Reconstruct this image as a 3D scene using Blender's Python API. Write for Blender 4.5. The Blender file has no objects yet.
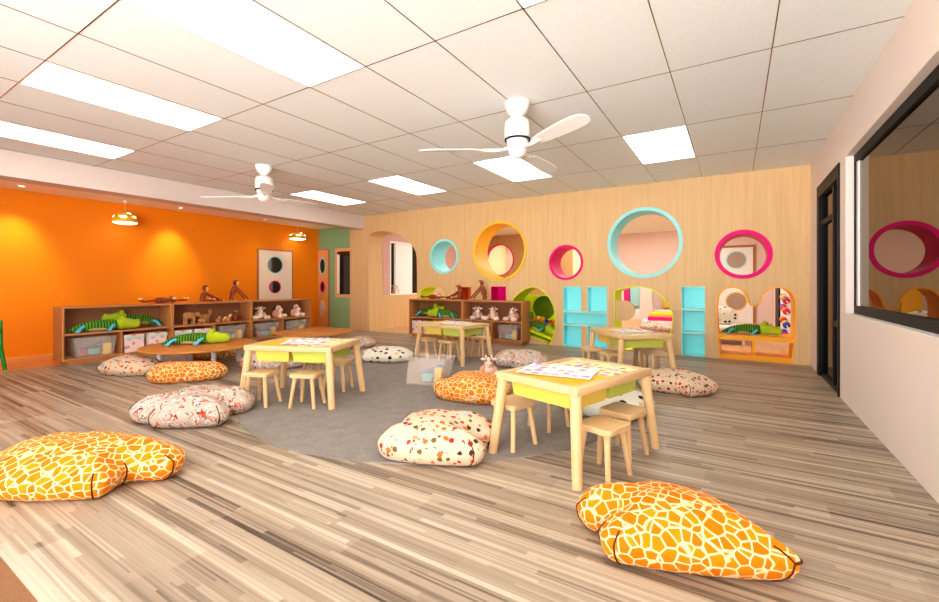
import bpy, bmesh, math, random
from mathutils import Vector, Matrix, noise
random.seed(7)
PI = math.pi
scene = bpy.context.scene
COL = scene.collection

# ------------------------------------------------------------------ helpers
def lin(c):
    c = c / 255.0
    return c / 12.92 if c <= 0.04045 else ((c + 0.055) / 1.055) ** 2.4
def rgb(r, g, b): return (lin(r), lin(g), lin(b), 1.0)

def mat(name, col, rough=0.6, spec=0.3, metal=0.0, emit=None, estr=1.0):
    m = bpy.data.materials.new(name); m.use_nodes = True
    b = m.node_tree.nodes['Principled BSDF']
    b.inputs['Base Color'].default_value = rgb(*col)
    b.inputs['Roughness'].default_value = rough
    b.inputs['Specular IOR Level'].default_value = spec
    b.inputs['Metallic'].default_value = metal
    if emit:
        b.inputs['Emission Color'].default_value = rgb(*emit)
        b.inputs['Emission Strength'].default_value = estr
    return m

class NT:
    """tiny node-tree writer"""
    def __init__(self, m):
        self.t = m.node_tree; self.b = self.t.nodes['Principled BSDF']
    def n(self, typ, **kw):
        o = self.t.nodes.new(typ)
        for k, v in kw.items():
            if k.startswith('i_'):
                key = k[2:]
                o.inputs[int(key) if key.isdigit() else key.replace('_', ' ')].default_value = v
            else: setattr(o, k, v)
        return o
    def l(self, a, b): self.t.links.new(a, b)
    def math(self, op, a, b=None, c=None):
        o = self.n('ShaderNodeMath', operation=op)
        for i, v in enumerate((a, b, c)):
            if v is None: continue
            if isinstance(v, (int, float)): o.inputs[i].default_value = v
            else: self.l(v, o.inputs[i])
        return o.outputs[0]
    def ramp(self, fac, stops, interp='LINEAR'):
        o = self.n('ShaderNodeValToRGB'); r = o.color_ramp; r.interpolation = interp
        while len(r.elements) > 1: r.elements.remove(r.elements[-1])
        for i, (p, c) in enumerate(stops):
            e = r.elements[0] if i == 0 else r.elements.new(p)
            e.position = p; e.color = rgb(*c)
        self.l(fac, o.inputs[0]); return o.outputs[0]
    def mix(self, fac, a, b, mode='MIX'):
        o = self.n('ShaderNodeMix', data_type='RGBA', blend_type=mode)
        for i, v in ((0, fac), (6, a), (7, b)):
            if isinstance(v, (int, float)): o.inputs[i].default_value = v
            elif isinstance(v, tuple): o.inputs[i].default_value = v
            else: self.l(v, o.inputs[i])
        return o.outputs[2]
    def coords(self, kind='Object', scale=(1, 1, 1)):
        tc = self.n('ShaderNodeTexCoord'); mp = self.n('ShaderNodeMapping')
        mp.inputs['Scale'].default_value = scale
        self.l(tc.outputs[kind], mp.inputs[0]); return mp.outputs[0]
    def bump(self, h, strength=0.2, dist=0.01):
        o = self.n('ShaderNodeBump'); o.inputs['Strength'].default_value = strength; o.inputs['Distance'].default_value = dist
        self.l(h, o.inputs['Height']); self.l(o.outputs[0], self.b.inputs['Normal'])
    def base(self, c): self.l(c, self.b.inputs['Base Color'])

class MB:
    """collects shapes into one mesh"""
    def __init__(self): self.v = []; self.f = []; self.s = []
    def add(self, vs, fs, smooth=False, M=None):
        k = len(self.v)
        self.v += [tuple(M @ Vector(p)) if M else tuple(p) for p in vs]
        self.f += [tuple(i + k for i in f) for f in fs]; self.s += [smooth] * len(fs)
        return self
    def box(self, x0, x1, y0, y1, z0, z1, bev=0.0, M=None, seg=2):
        if bev <= 0:
            vs = [(x, y, z) for x in (x0, x1) for y in (y0, y1) for z in (z0, z1)]
            fs = [(0, 1, 3, 2), (4, 6, 7, 5), (0, 4, 5, 1), (2, 3, 7, 6), (0, 2, 6, 4), (1, 5, 7, 3)]
            return self.add(vs, fs, False, M)
        bm = bmesh.new(); bmesh.ops.create_cube(bm, size=1)
        for v in bm.verts:
            v.co = Vector(((x0 + x1) / 2 + v.co.x * (x1 - x0), (y0 + y1) / 2 + v.co.y * (y1 - y0), (z0 + z1) / 2 + v.co.z * (z1 - z0)))
        bmesh.ops.bevel(bm, geom=bm.edges[:], offset=bev, segments=seg, affect='EDGES', profile=0.5)
        return self.bm(bm, True, M)
    def bm(self, bm, smooth=False, M=None):
        bm.verts.index_update()
        vs = [v.co.copy() for v in bm.verts]; fs = [[v.index for v in f.verts] for f in bm.faces]
        bm.free(); return self.add(vs, fs, smooth, M)
    def ell(self, c, r, nu=20, nv=12, M=None, rot=None):
        R = Matrix.Translation(c) @ (rot.to_4x4() if rot else Matrix()) @ Matrix.Diagonal((*r, 1))
        if M: R = M @ R
        bm = bmesh.new(); bmesh.ops.create_uvsphere(bm, u_segments=nu, v_segments=nv, radius=1)
        return self.bm(bm, True, R)
    def tube(self, pts, rads, n=12, M=None, caps=True):
        pts = [Vector(p) for p in pts]
        if isinstance(rads, (int, float)): rads = [rads] * len(pts)
        vs = []; fs = []; up = None
        for i, p in enumerate(pts):
            d = (pts[min(i + 1, len(pts) - 1)] - pts[max(i - 1, 0)]).normalized()
            if up is None: up = Vector((0, 0, 1)) if abs(d.z) < 0.9 else Vector((1, 0, 0))
            a = d.cross(up).normalized(); b = a.cross(d).normalized(); up = b
            for k in range(n):
                t = 2 * PI * k / n; vs.append(p + (a * math.cos(t) + b * math.sin(t)) * rads[i])
        for i in range(len(pts) - 1):
            for k in range(n):
                j = (k + 1) % n; fs.append((i * n + k, i * n + j, (i + 1) * n + j, (i + 1) * n + k))
        self.add(vs, fs, True, M)
        if caps:
            self.add(vs[:n], [tuple(range(n))[::-1]], False, M); self.add(vs[-n:], [tuple(range(n))], False, M)
        return self
    def lathe(self, prof, c=(0, 0, 0), n=32, M=None):
        vs = []; fs = []
        for (r, z) in prof:
            for k in range(n):
                t = 2 * PI * k / n; vs.append((c[0] + r * math.cos(t), c[1] + r * math.sin(t), c[2] + z))
        for i in range(len(prof) - 1):
            for k in range(n):
                j = (k + 1) % n; fs.append((i * n + k, i * n + j, (i + 1) * n + j, (i + 1) * n + k))
        return self.add(vs, fs, True, M)
    def prism(self, poly, axis, a, b):
        """polygon (u,v) extruded; axis 'y': (x,z) from y=a..b ; 'z': (x,y) ; 'x': (y,z)"""
        def P(u, v, w): return {'y': (u, w, v), 'z': (u, v, w), 'x': (w, u, v)}[axis]
        n = len(poly)
        vs = [P(u, v, a) for u, v in poly] + [P(u, v, b) for u, v in poly]
        fs = [tuple(range(n)), tuple(range(2 * n - 1, n - 1, -1))]
        fs += [(i, i + n, (i + 1) % n + n, (i + 1) % n) for i in range(n)]
        return self.add(vs, fs)
    def build(self, name, m, parent=None, origin=None):
        me = bpy.data.meshes.new(name)
        vs = self.v
        if origin is not None: vs = [(p[0] - origin[0], p[1] - origin[1], p[2] - origin[2]) for p in vs]
        me.from_pydata(vs, [], self.f)
        me.polygons.foreach_set('use_smooth', self.s)
        bm = bmesh.new(); bm.from_mesh(me); bmesh.ops.recalc_face_normals(bm, faces=bm.faces); bm.to_mesh(me); bm.free()
        me.update()
        me.materials.append(m)
        o = bpy.data.objects.new(name, me); COL.objects.link(o)
        if parent: o.parent = parent
        if origin is not None: o.location = origin
        return o

def tag(o, label, cat, group=None, kind=None):
    o['label'] = label; o['category'] = cat
    if group: o['group'] = group
    if kind: o['kind'] = kind
    return o
def thing(name, label, cat, loc=(0, 0, 0), rz=0.0, group=None):
    o = bpy.data.objects.new(name, None); COL.objects.link(o)
    o.location = loc; o.rotation_euler = (0, 0, rz); o.empty_display_size = 0.1
    return tag(o, label, cat, group)
def dup(root, label, loc, rz=0.0, group=None, scale=None, rot=None):
    r = root.copy(); COL.objects.link(r); r.location = loc
    r.rotation_euler = rot if rot else (0, 0, rz)
    if scale: r.scale = scale if isinstance(scale, tuple) else (scale,) * 3
    r['label'] = label
    if group: r['group'] = group
    for ch in list(root.children):
        c = ch.copy(); COL.objects.link(c); c.parent = r
        for g in list(ch.children):
            d = g.copy(); COL.objects.link(d); d.parent = c
    return r
def struct(name, mb, m, label, cat):
    return tag(mb.build(name, m), label, cat, kind='structure')
def rotz(a): return Matrix.Rotation(a, 4, 'Z')
def T(x, y, z): return Matrix.Translation((x, y, z))
def circle(cx, cz, r, n=64): return [(cx + r * math.cos(2 * PI * k / n), cz + r * math.sin(2 * PI * k / n)) for k in range(n)]
def smooth_closed(p, sub=6):
    out = []; n = len(p)
    for i in range(n):
        a, b, c, d = (Vector(p[(i + k) % n]) for k in (-1, 0, 1, 2))
        for s in range(sub):
            t = s / sub
            out.append(tuple(0.5 * ((2 * b) + (-a + c) * t + (2 * a - 5 * b + 4 * c - d) * t * t + (-a + 3 * b - 3 * c + d) * t ** 3)))
    return out
def area(p): return 0.5 * sum(p[i][0] * p[(i + 1) % len(p)][1] - p[(i + 1) % len(p)][0] * p[i][1] for i in range(len(p)))
def inset(p, d):
    s = 1 if area(p) > 0 else -1
    out = []; n = len(p)
    for i in range(n):
        a, b, c = Vector(p[i - 1]), Vector(p[i]), Vector(p[(i + 1) % n])
        e1 = (b - a).normalized(); e2 = (c - b).normalized()
        n1 = Vector((-e1.y, e1.x)) * s; n2 = Vector((-e2.y, e2.x)) * s
        m = n1 + n2
        if m.length < 1e-6: m = n1
        m.normalize(); k = max(0.5, m.dot(n1))
        q = b + m * (d / k); out.append((q.x, q.y))
    return out

# ------------------------------------------------------------------ materials
def wood(name, light, dark, axis='z', scale=1.0, rough=0.5, contrast=1.0):
    m = mat(name, light, rough, 0.3); N = NT(m)
    sc = {'z': (26, 26, 1.2), 'x': (1.2, 26, 26), 'y': (26, 1.2, 26)}[axis]
    c = N.coords('Object', tuple(s * scale for s in sc))
    nz = N.n('ShaderNodeTexNoise'); nz.inputs['Scale'].default_value = 1.6; nz.inputs['Detail'].default_value = 5; nz.inputs['Roughness'].default_value = 0.65
    N.l(c, nz.inputs['Vector'])
    N.base(N.ramp(nz.outputs[0], [(0.5 - 0.22 / contrast, dark), (0.5 + 0.2 / contrast, light)]))
    return m
M = {}
M['wall_wood'] = wood('pale_wood_veneer', (224, 187, 134), (207, 165, 110), 'z', 0.45, 0.55, 0.8)
M['birch'] = wood('birch', (224, 186, 138), (210, 170, 116), 'x', 1.0, 0.5, 0.9)
M['birch_leg'] = wood('birch_upright', (224, 186, 138), (210, 170, 116), 'z', 1.0, 0.5, 0.9)
M['shelf_wood'] = wood('oak_veneer', (200, 132, 74), (178, 108, 56), 'y', 1.0, 0.55, 0.9)
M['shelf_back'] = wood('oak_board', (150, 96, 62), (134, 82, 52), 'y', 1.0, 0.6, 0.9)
M['table_wood'] = wood('honey_wood', (206, 134, 62), (186, 112, 46), 'x', 0.8, 0.45, 0.9)
M['toy_wood'] = wood('oiled_oak', (202, 140, 78), (180, 116, 60), 'z', 2.0, 0.45)
M['teak'] = wood('teak', (158, 68, 32), (118, 44, 20), 'z', 2.0, 0.35)
M['maple'] = mat('maple', (236, 190, 130), 0.45)
M['far_wood'] = wood('brown_veneer', (206, 160, 104), (188, 140, 84), 'z', 0.5, 0.6)

def speckle(m, s=60, amt=0.06, bump=0.08):
    N = NT(m); base = tuple(N.b.inputs['Base Color'].default_value)
    nz = N.n('ShaderNodeTexNoise'); nz.inputs['Scale'].default_value = s; nz.inputs['Detail'].default_value = 3
    N.l(N.coords('Object'), nz.inputs['Vector'])
    dk = tuple(c * (1 - amt) for c in base[:3]) + (1,)
    lt = tuple(min(1, c * (1 + amt)) for c in base[:3]) + (1,)
    N.base(N.mix(nz.outputs[0], dk, lt)); N.bump(nz.outputs[0], bump, 0.003)
    return m
M['orange_wall'] = speckle(mat('orange_paint', (246, 132, 4), 0.6, 0.2), 55, 0.14)
M['white_wall'] = speckle(mat('warm_white_paint', (234, 218, 206), 0.6, 0.25), 90, 0.02)
M['pink_wall'] = speckle(mat('pale_pink_paint', (236, 208, 196), 0.6, 0.25), 60, 0.07)
M['beam_white'] = speckle(mat('beam_paint', (218, 202, 193), 0.6, 0.25), 60, 0.1)
M['pink_dark'] = speckle(mat('dusky_pink_paint', (206, 164, 150), 0.6, 0.25), 60, 0.08)
M['green_wall'] = speckle(mat('sage_green_paint', (134, 172, 124), 0.6, 0.25), 60, 0.1)
M['soffit'] = speckle(mat('cream_paint', (254, 244, 224), 0.6, 0.25), 90, 0.02)
M['ceiling'] = speckle(mat('ceiling_tile', (242, 246, 242), 0.7, 0.2), 110, 0.13, 0.12)
M['t_bar'] = mat('polished_metal', (150, 130, 115), 0.12, 0.5, 1.0)
M['white'] = mat('white_plastic', (244, 240, 234), 0.4, 0.4)
M['white_metal'] = mat('pale_metal', (214, 206, 204), 0.35, 0.5)
M['black'] = mat('black_metal', (9, 8, 9), 0.5, 0.12)
M['dark_glass'] = mat('dark_glass', (12, 13, 15), 0.05, 0.5)
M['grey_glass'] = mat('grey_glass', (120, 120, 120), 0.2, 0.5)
M['pale_glass'] = mat('frosted_glass', (214, 206, 196), 0.4, 0.4)
M['cyan'] = speckle(mat('turquoise_paint', (146, 248, 254), 0.5, 0.15), 90, 0.03)
M['cyan_pale'] = speckle(mat('pale_turquoise_paint', (150, 226, 226), 0.5, 0.3), 90, 0.02)
M['cyan_edge'] = mat('pale_turquoise_edge', (176, 226, 216), 0.5)
M['yellow_ring'] = mat('golden_yellow_paint', (252, 188, 44), 0.5, 0.3)
M['magenta'] = mat('magenta_paint', (230, 0, 112), 0.5, 0.12)
M['lime'] = mat('lime_paint', (222, 232, 0), 0.5, 0.2)
M['tunnel_green'] = mat('deep_green_paint', (128, 156, 16), 0.6, 0.2)
M['amber'] = mat('amber_paint', (255, 168, 14), 0.5, 0.3)
M['orange_box'] = mat('burnt_orange_paint', (232, 96, 24), 0.5, 0.3)
M['mat_cyan'] = mat('pale_aqua_vinyl', (168, 226, 224), 0.5)
M['mat_yellow'] = mat('yellow_vinyl', (252, 196, 48), 0.5)
M['mat_magenta'] = mat('magenta_vinyl', (228, 20, 136), 0.5)
M['bin_yellow'] = mat('yellow_plastic', (228, 200, 84), 0.4)
M['bin_lime'] = mat('lime_plastic', (190, 200, 80), 0.4)
M['top_yellow'] = mat('yellow_board', (240, 186, 16), 0.5)
M['cream_panel'] = mat('cream_paint_panel', (246, 226, 170), 0.6)
M['brown_frame'] = mat('brown_door_trim', (172, 112, 72), 0.6)
M['lamp_white'] = mat('lit_panel', (255, 255, 255), 0.5, 0.2, 0, (250, 255, 252), 3.9)
M['lamp_spot'] = mat('lit_glass', (255, 255, 255), 0.5, 0.2, 0, (255, 240, 214), 4.0)
M['lamp_yellow'] = mat('yellow_lamp_shade', (238, 190, 20), 0.4, 0.4)
M['cord'] = mat('pale_cord', (236, 226, 206), 0.5)
M['croc_lime'] = speckle(mat('lime_plush', (172, 192, 36), 0.9, 0.1), 120, 0.08, 0.3)
M['croc_blue'] = speckle(mat('sky_blue_plush', (96, 192, 226), 0.9, 0.1), 120, 0.06, 0.3)
M['croc_belly'] = speckle(mat('tan_plush', (186, 166, 120), 0.9, 0.1), 120, 0.08, 0.3)
M['plush_pink'] = speckle(mat('salmon_plush', (226, 160, 132), 0.95, 0.1), 110, 0.12, 0.4)
M['plush_white'] = speckle(mat('cream_plush', (248, 226, 208), 0.95, 0.1), 110, 0.06, 0.4)
M['plush_brown'] = mat('brown_plush', (70, 44, 34), 0.95, 0.1)
M['eye'] = mat('black_bead', (12, 10, 10), 0.2, 0.5)
M['seam'] = mat('dark_brown_piping', (92, 40, 22), 0.8, 0.1)
M['green_plastic'] = mat('green_plastic', (16, 128, 34), 0.4)
for n_, c_ in dict(red=(214, 32, 36), blue=(36, 56, 190), toyyellow=(240, 196, 40), teal=(120, 206, 196), coral=(224, 96, 90), steel=(110, 132, 180), orange=(244, 140, 30), mag=(226, 50, 190), navy=(24, 30, 84), pinkp=(240, 180, 170), grn=(70, 170, 60)).items():
    M['toy_' + n_] = mat('toy_plastic_' + n_, c_, 0.4, 0.4)

def croc_skin():
    m = mat('striped_green_plush', (60, 140, 40), 0.9, 0.1); N = NT(m)
    tc = N.n('ShaderNodeTexCoord'); sp = N.n('ShaderNodeSeparateXYZ'); N.l(tc.outputs['Object'], sp.inputs[0])
    w = N.math('SINE', N.math('MULTIPLY', sp.outputs[0], 190.0))
    c = N.ramp(N.math('MULTIPLY_ADD', w, 0.5, 0.5), [(0.35, (38, 84, 22)), (0.65, (92, 146, 36))])
    N.base(c); N.bump(w, 0.6, 0.004); return m
M['croc_green'] = croc_skin()

def giraffe():
    m = mat('giraffe_print_cloth', (240, 150, 20), 0.85, 0.1); N = NT(m)
    c = N.coords('Object', (1, 1, 1.1))
    nz = N.n('ShaderNodeTexNoise'); nz.inputs['Scale'].default_value = 9; N.l(c, nz.inputs['Vector'])
    v2 = N.mix(0.02, c, nz.outputs['Color'])
    vd = N.n('ShaderNodeTexVoronoi', feature='DISTANCE_TO_EDGE'); vd.inputs['Scale'].default_value = 23; vd.inputs['Randomness'].default_value = 0.7; N.l(v2, vd.inputs['Vector'])
    vc = N.n('ShaderNodeTexVoronoi', feature='F1'); vc.inputs['Scale'].default_value = 23; vc.inputs['Randomness'].default_value = 0.7; N.l(v2, vc.inputs['Vector'])
    sp = N.n('ShaderNodeSeparateColor'); N.l(vc.outputs['Color'], sp.inputs[0])
    cell = N.ramp(sp.outputs[0], [(0, (212, 104, 2)), (1, (228, 132, 10))])
    f = N.math('SMOOTHSTEP', vd.outputs[0], 0.085, 0.125) if False else None
    mr = N.n('ShaderNodeMapRange'); mr.inputs[1].default_value = 0.05; mr.inputs[2].default_value = 0.085; N.l(vd.outputs[0], mr.inputs[0])
    N.base(N.mix(mr.outputs[0], rgb(228, 204, 150), cell))
    n2 = N.n('ShaderNodeTexNoise'); n2.inputs['Scale'].default_value = 26; N.l(c, n2.inputs['Vector'])
    N.bump(n2.outputs[0], 0.35, 0.02); return m
M['giraffe'] = giraffe()

def blobs(N, vec, scale, stops, base, density=0.6, radius=0.34, stretch=None, warp=0.08, squash=(1, 1, 1)):
    mp = N.n('ShaderNodeMapping'); mp.inputs['Scale'].default_value = squash; N.l(vec, mp.inputs[0])
    nz = N.n('ShaderNodeTexNoise'); nz.inputs['Scale'].default_value = scale * 2.6; nz.inputs['Detail'].default_value = 1; N.l(mp.outputs[0], nz.inputs['Vector'])
    w = N.mix(warp, mp.outputs[0], nz.outputs['Color'])
    v = N.n('ShaderNodeTexVoronoi', feature='F1'); v.inputs['Scale'].default_value = scale; v.inputs['Randomness'].default_value = 0.55; N.l(w, v.inputs['Vector'])
    sp = N.n('ShaderNodeSeparateColor'); N.l(v.outputs['Color'], sp.inputs[0])
    col = N.ramp(sp.outputs[0], stops, 'CONSTANT')
    m1 = N.math('LESS_THAN', v.outputs['Distance'], radius); m2 = N.math('LESS_THAN', sp.outputs[1], density)
    return N.mix(N.math('MULTIPLY', m1, m2), base, col)
def icon_cloth():
    m = mat('little_icon_print_cloth', (248, 226, 200), 0.85, 0.1); N = NT(m); c = N.coords('Object')
    a = blobs(N, c, 21, [(0, (196, 40, 44)), (0.2, (112, 88, 44)), (0.4, (226, 104, 40)), (0.62, (64, 44, 36)), (0.82, (206, 60, 60))], rgb(218, 192, 162), 0.95, 0.33, warp=0.014)
    sh = N.n('ShaderNodeMapping'); sh.inputs['Location'].default_value = (0.71, 0.33, 0.52); N.l(c, sh.inputs[0])
    b = blobs(N, sh.outputs[0], 11, [(0, (122, 196, 210)), (0.55, (214, 140, 90)), (0.8, (150, 120, 70))], a, 0.45, 0.24, warp=0.014, squash=(0.7, 1, 1.5))
    s3 = N.n('ShaderNodeMapping'); s3.inputs['Location'].default_value = (0.27, 0.63, 0.12); N.l(c, s3.inputs[0])
    b = blobs(N, s3.outputs[0], 26, [(0, (226, 104, 40)), (0.3, (120, 96, 50)), (0.55, (190, 60, 56)), (0.8, (150, 170, 150))], b, 0.6, 0.22, warp=0.02, squash=(1, 1.3, 1))
    N.base(b)
    n2 = N.n('ShaderNodeTexNoise'); n2.inputs['Scale'].default_value = 22; N.l(c, n2.inputs['Vector']); N.bump(n2.outputs[0], 0.3, 0.02); return m
M['icons'] = icon_cloth()
def grey_cloth():
    m = mat('grey_and_red_print_cloth', (200, 184, 170), 0.85, 0.1); N = NT(m); c = N.coords('Object')
    def splash(seed, sc, lo, base, col, det=2.0):
        mp = N.n('ShaderNodeMapping'); mp.inputs['Location'].default_value = (seed, seed * 0.7, seed * 1.3); N.l(c, mp.inputs[0])
        nz = N.n('ShaderNodeTexNoise'); nz.inputs['Scale'].default_value = sc; nz.inputs['Detail'].default_value = det; nz.inputs['Distortion'].default_value = 1.2; N.l(mp.outputs[0], nz.inputs['Vector'])
        mr = N.n('ShaderNodeMapRange'); mr.inputs[1].default_value = lo; mr.inputs[2].default_value = lo + 0.02; N.l(nz.outputs[0], mr.inputs[0])
        return N.mix(mr.outputs[0], base, rgb(*col))
    a = splash(1.3, 26, 0.60, rgb(196, 178, 162), (232, 220, 206))
    a = splash(4.1, 30, 0.615, a, (74, 68, 64), 3.0)
    a = splash(2.2, 22, 0.61, a, (226, 76, 44))
    a = splash(6.6, 17, 0.66, a, (150, 18, 18))
    N.base(a)
    n2 = N.n('ShaderNodeTexNoise'); n2.inputs['Scale'].default_value = 22; N.l(c, n2.inputs['Vector']); N.bump(n2.outputs[0], 0.35, 0.02); return m
M['grey_print'] = grey_cloth()
def spot_cloth():
    m = mat('white_spotted_cloth', (250, 246, 232), 0.85, 0.1); N = NT(m); c = N.coords('Object')
    a = blobs(N, c, 12, [(0, (52, 34, 30)), (0.55, (214, 60, 56)), (0.72, (60, 40, 34)), (0.9, (236, 190, 110))], rgb(232, 226, 210), 0.8, 0.30, warp=0.012, squash=(1, 1, 1.2))
    N.base(a)
    n2 = N.n('ShaderNodeTexNoise'); n2.inputs['Scale'].default_value = 20; N.l(c, n2.inputs['Vector']); N.bump(n2.outputs[0], 0.3, 0.02); return m
M['spots'] = spot_cloth()
def drawing_paper(name, dens, base=(252, 248, 244)):
    m = mat(name, base, 0.7, 0.1); N = NT(m); c = N.coords('Object')
    a = blobs(N, c, 17, [(0, (214, 150, 110)), (0.22, (206, 176, 222)), (0.4, (244, 206, 96)), (0.55, (232, 166, 170)), (0.72, (166, 200, 166)), (0.86, (176, 140, 184))], rgb(*base), dens, 0.42, warp=0.03)
    N.base(a); return m
M['paper'] = drawing_paper('paper_with_drawings', 0.42, (244, 238, 232))
M['play_sheet'] = drawing_paper('pale_yellow_play_sheet', 0.55, (252, 234, 168))
M['carton'] = drawing_paper('pink_patterned_card', 0.3, (244, 206, 196))
M['carton_lid'] = mat('mint_card', (176, 224, 196), 0.7)

def strip_floor():
    m = mat('strip_vinyl', (190, 160, 125), 0.42, 0.38); N = NT(m)
    g = N.n('ShaderNodeNewGeometry'); sp = N.n('ShaderNodeSeparateXYZ'); N.l(g.outputs['Position'], sp.inputs[0])
    def rows(w, L, seed):
        r = N.math('FLOOR', N.math('DIVIDE', N.math('ADD', sp.outputs[1], seed), w))
        wn = N.n('ShaderNodeTexWhiteNoise', noise_dimensions='1D'); N.l(r, wn.inputs['W'])
        x = N.math('FLOOR', N.math('DIVIDE', N.math('ADD', sp.outputs[0], N.math('MULTIPLY', wn.outputs[0], L * 7)), L))
        cm = N.n('ShaderNodeCombineXYZ'); N.l(r, cm.inputs[0]); N.l(x, cm.inputs[1]); cm.inputs[2].default_value = seed
        w2 = N.n('ShaderNodeTexWhiteNoise', noise_dimensions='3D'); N.l(cm.outputs[0], w2.inputs['Vector']); return w2.outputs[0]
    a = rows(0.026, 1.05, 3.1); b = rows(0.13, 1.35, 7.7); c = rows(0.0087, 1.3, 11.3)
    s = N.math('ADD', N.math('MULTIPLY', a, 0.55), N.math('ADD', N.math('MULTIPLY', b, 0.25), N.math('MULTIPLY', c, 0.32)))
    mp = N.n('ShaderNodeMapping'); mp.inputs['Scale'].default_value = (2.2, 70, 1); N.l(g.outputs['Position'], mp.inputs[0])
    nz = N.n('ShaderNodeTexNoise'); nz.inputs['Scale'].default_value = 1.0; nz.inputs['Detail'].default_value = 4; N.l(mp.outputs[0], nz.inputs['Vector'])
    s = N.math('ADD', s, N.math('MULTIPLY', N.math('SUBTRACT', nz.outputs[0], 0.5), 0.35))
    col = N.ramp(s, [(0.1, (74, 58, 47)), (0.28, (114, 97, 80)), (0.42, (144, 125, 105)), (0.68, (163, 145, 124)), (0.95, (190, 174, 153))])
    N.base(col); return m
M['floor'] = strip_floor()
def plank_floor(nm='orange_wood_planks', d=(204, 128, 68), l=(228, 166, 106)):
    m = mat(nm, (214, 130, 62), 0.4, 0.35); N = NT(m)
    g = N.n('ShaderNodeNewGeometry')
    mp = N.n('ShaderNodeMapping'); mp.inputs['Scale'].default_value = (14, 1.4, 1); N.l(g.outputs['Position'], mp.inputs[0])
    nz = N.n('ShaderNodeTexNoise'); nz.inputs['Scale'].default_value = 1.2; nz.inputs['Detail'].default_value = 4; N.l(mp.outputs[0], nz.inputs['Vector'])
    N.base(N.ramp(nz.outputs[0], [(0.3, d), (0.7, l)])); return m
M['plank'] = plank_floor()
M['plank_pale'] = plank_floor('amber_wood_planks', (200, 134, 80), (222, 166, 112))
def carpet(name, a, b, s=170):
    m = mat(name, a, 0.95, 0.05); N = NT(m); c = N.coords('Object')
    nz = N.n('ShaderNodeTexNoise'); nz.inputs['Scale'].default_value = s; nz.inputs['Detail'].default_value = 3; N.l(c, nz.inputs['Vector'])
    n2 = N.n('ShaderNodeTexNoise'); n2.inputs['Scale'].default_value = 9; n2.inputs['Detail'].default_value = 3; N.l(c, n2.inputs['Vector'])
    f = N.math('ADD', N.math('MULTIPLY', nz.outputs[0], 0.75), N.math('MULTIPLY', n2.outputs[0], 0.25))
    N.base(N.ramp(f, [(0.32, a), (0.68, b)])); N.bump(nz.outputs[0], 0.5, 0.01); return m
M['rug'] = carpet('grey_felt', (118, 110, 103), (160, 150, 141))
M['brown_carpet'] = carpet('brown_carpet', (126, 88, 60), (148, 106, 74))

def mirror_glass():
    m = bpy.data.materials.new('reflective_window_glass'); m.use_nodes = True; t = m.node_tree
    t.nodes.remove(t.nodes['Principled BSDF'])
    g = t.nodes.new('ShaderNodeBsdfGlossy'); g.inputs['Color'].default_value = (0.28, 0.24, 0.21, 1); g.inputs['Roughness'].default_value = 0.0
    t.links.new(g.outputs[0], t.nodes['Material Output'].inputs[0]); return m
M['mirror_glass'] = mirror_glass()
def clear_plastic():
    m = bpy.data.materials.new('clear_plastic'); m.use_nodes = True; t = m.node_tree
    b = t.nodes['Principled BSDF']; b.inputs['Base Color'].default_value = rgb(236, 220, 208); b.inputs['Roughness'].default_value = 0.15
    tr = t.nodes.new('ShaderNodeBsdfTransparent'); mx = t.nodes.new('ShaderNodeMixShader'); mx.inputs[0].default_value = 0.2
    t.links.new(tr.outputs[0], mx.inputs[1]); t.links.new(b.outputs[0], mx.inputs[2]); t.links.new(mx.outputs[0], t.nodes['Material Output'].inputs[0]); return m
M['clear'] = clear_plastic()

# ------------------------------------------------------------------ room constants
XR, YB, H = 0.812, 6.885, 2.54          # right wall, back wall, ceiling
XB0, XB1 = -7.30, -7.007                # beam
XO, YG, ZS = -8.62, 6.97, 2.36          # orange wall, green wall, corridor soffit
TH = 0.45                               # thickness of the play wall
YF = -2.7                               # room side behind the camera
YE = 13.5                               # far wall of the play room behind

# ------------------------------------------------------------------ shell
struct('floor', MB().box(XB0, XR + 0.16, 0.45, YB + TH, -0.06, 0), M['floor'], 'pale striped strip vinyl floor of the playroom', 'floor')
struct('floor_carpet', MB().box(XB0, XR + 0.16, YF, 0.45, -0.06, 0.0), M['brown_carpet'], 'brown carpet at the near left corner of the striped floor', 'floor')
struct('floor_corridor', MB().box(XO - 0.1, XB0, YF, YG + 0.1, -0.06, 0), M['plank'], 'orange wooden floor at the foot of the orange wall', 'floor')
struct('floor_back', MB().box(-7.1, XR + 0.15, YB + TH, YE + 0.1, -0.06, 0), M['plank_pale'], 'orange wooden floor of the room behind the play wall', 'floor')
struct('ceiling', MB().box(XB0, XR + 0.15, YF, YB + TH, H, H + 0.08), M['ceiling'], 'cream tiled ceiling of the playroom', 'ceiling')
struct('ceiling_corridor', MB().box(XO - 0.1, XB0, YF, YG + 0.1, ZS, ZS + 0.1), M['soffit'], 'lower cream ceiling over the orange wall', 'ceiling')
struct('ceiling_back', MB().box(-7.1, XR + 0.15, YB + TH, YE + 0.1, H, H + 0.08), M['ceiling'], 'plain pale ceiling of the room seen through the round openings', 'ceiling')
grid = MB()
for k in range(-11, 3):
    x = -0.393 + 0.595 * k
    if XB1 < x < XR - 0.06: grid.box(x - 0.003, x + 0.003, YF, YB, H - 0.0025, H)
for k in range(-4, 5):
    y = 0.962 + 1.195 * k
    if YF < y < YB: grid.box(XB1, XR, y - 0.0025, y + 0.0025, H - 0.0022, H)
struct('trim_1', grid, M['t_bar'], 'thin metal grid between the ceiling tiles', 'ceiling grid')
struct('wall_left', MB().box(XO - 0.12, XO, YF, YG + 0.12, 0, ZS), M['orange_wall'], 'bright orange wall along the left side', 'wall')
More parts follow.
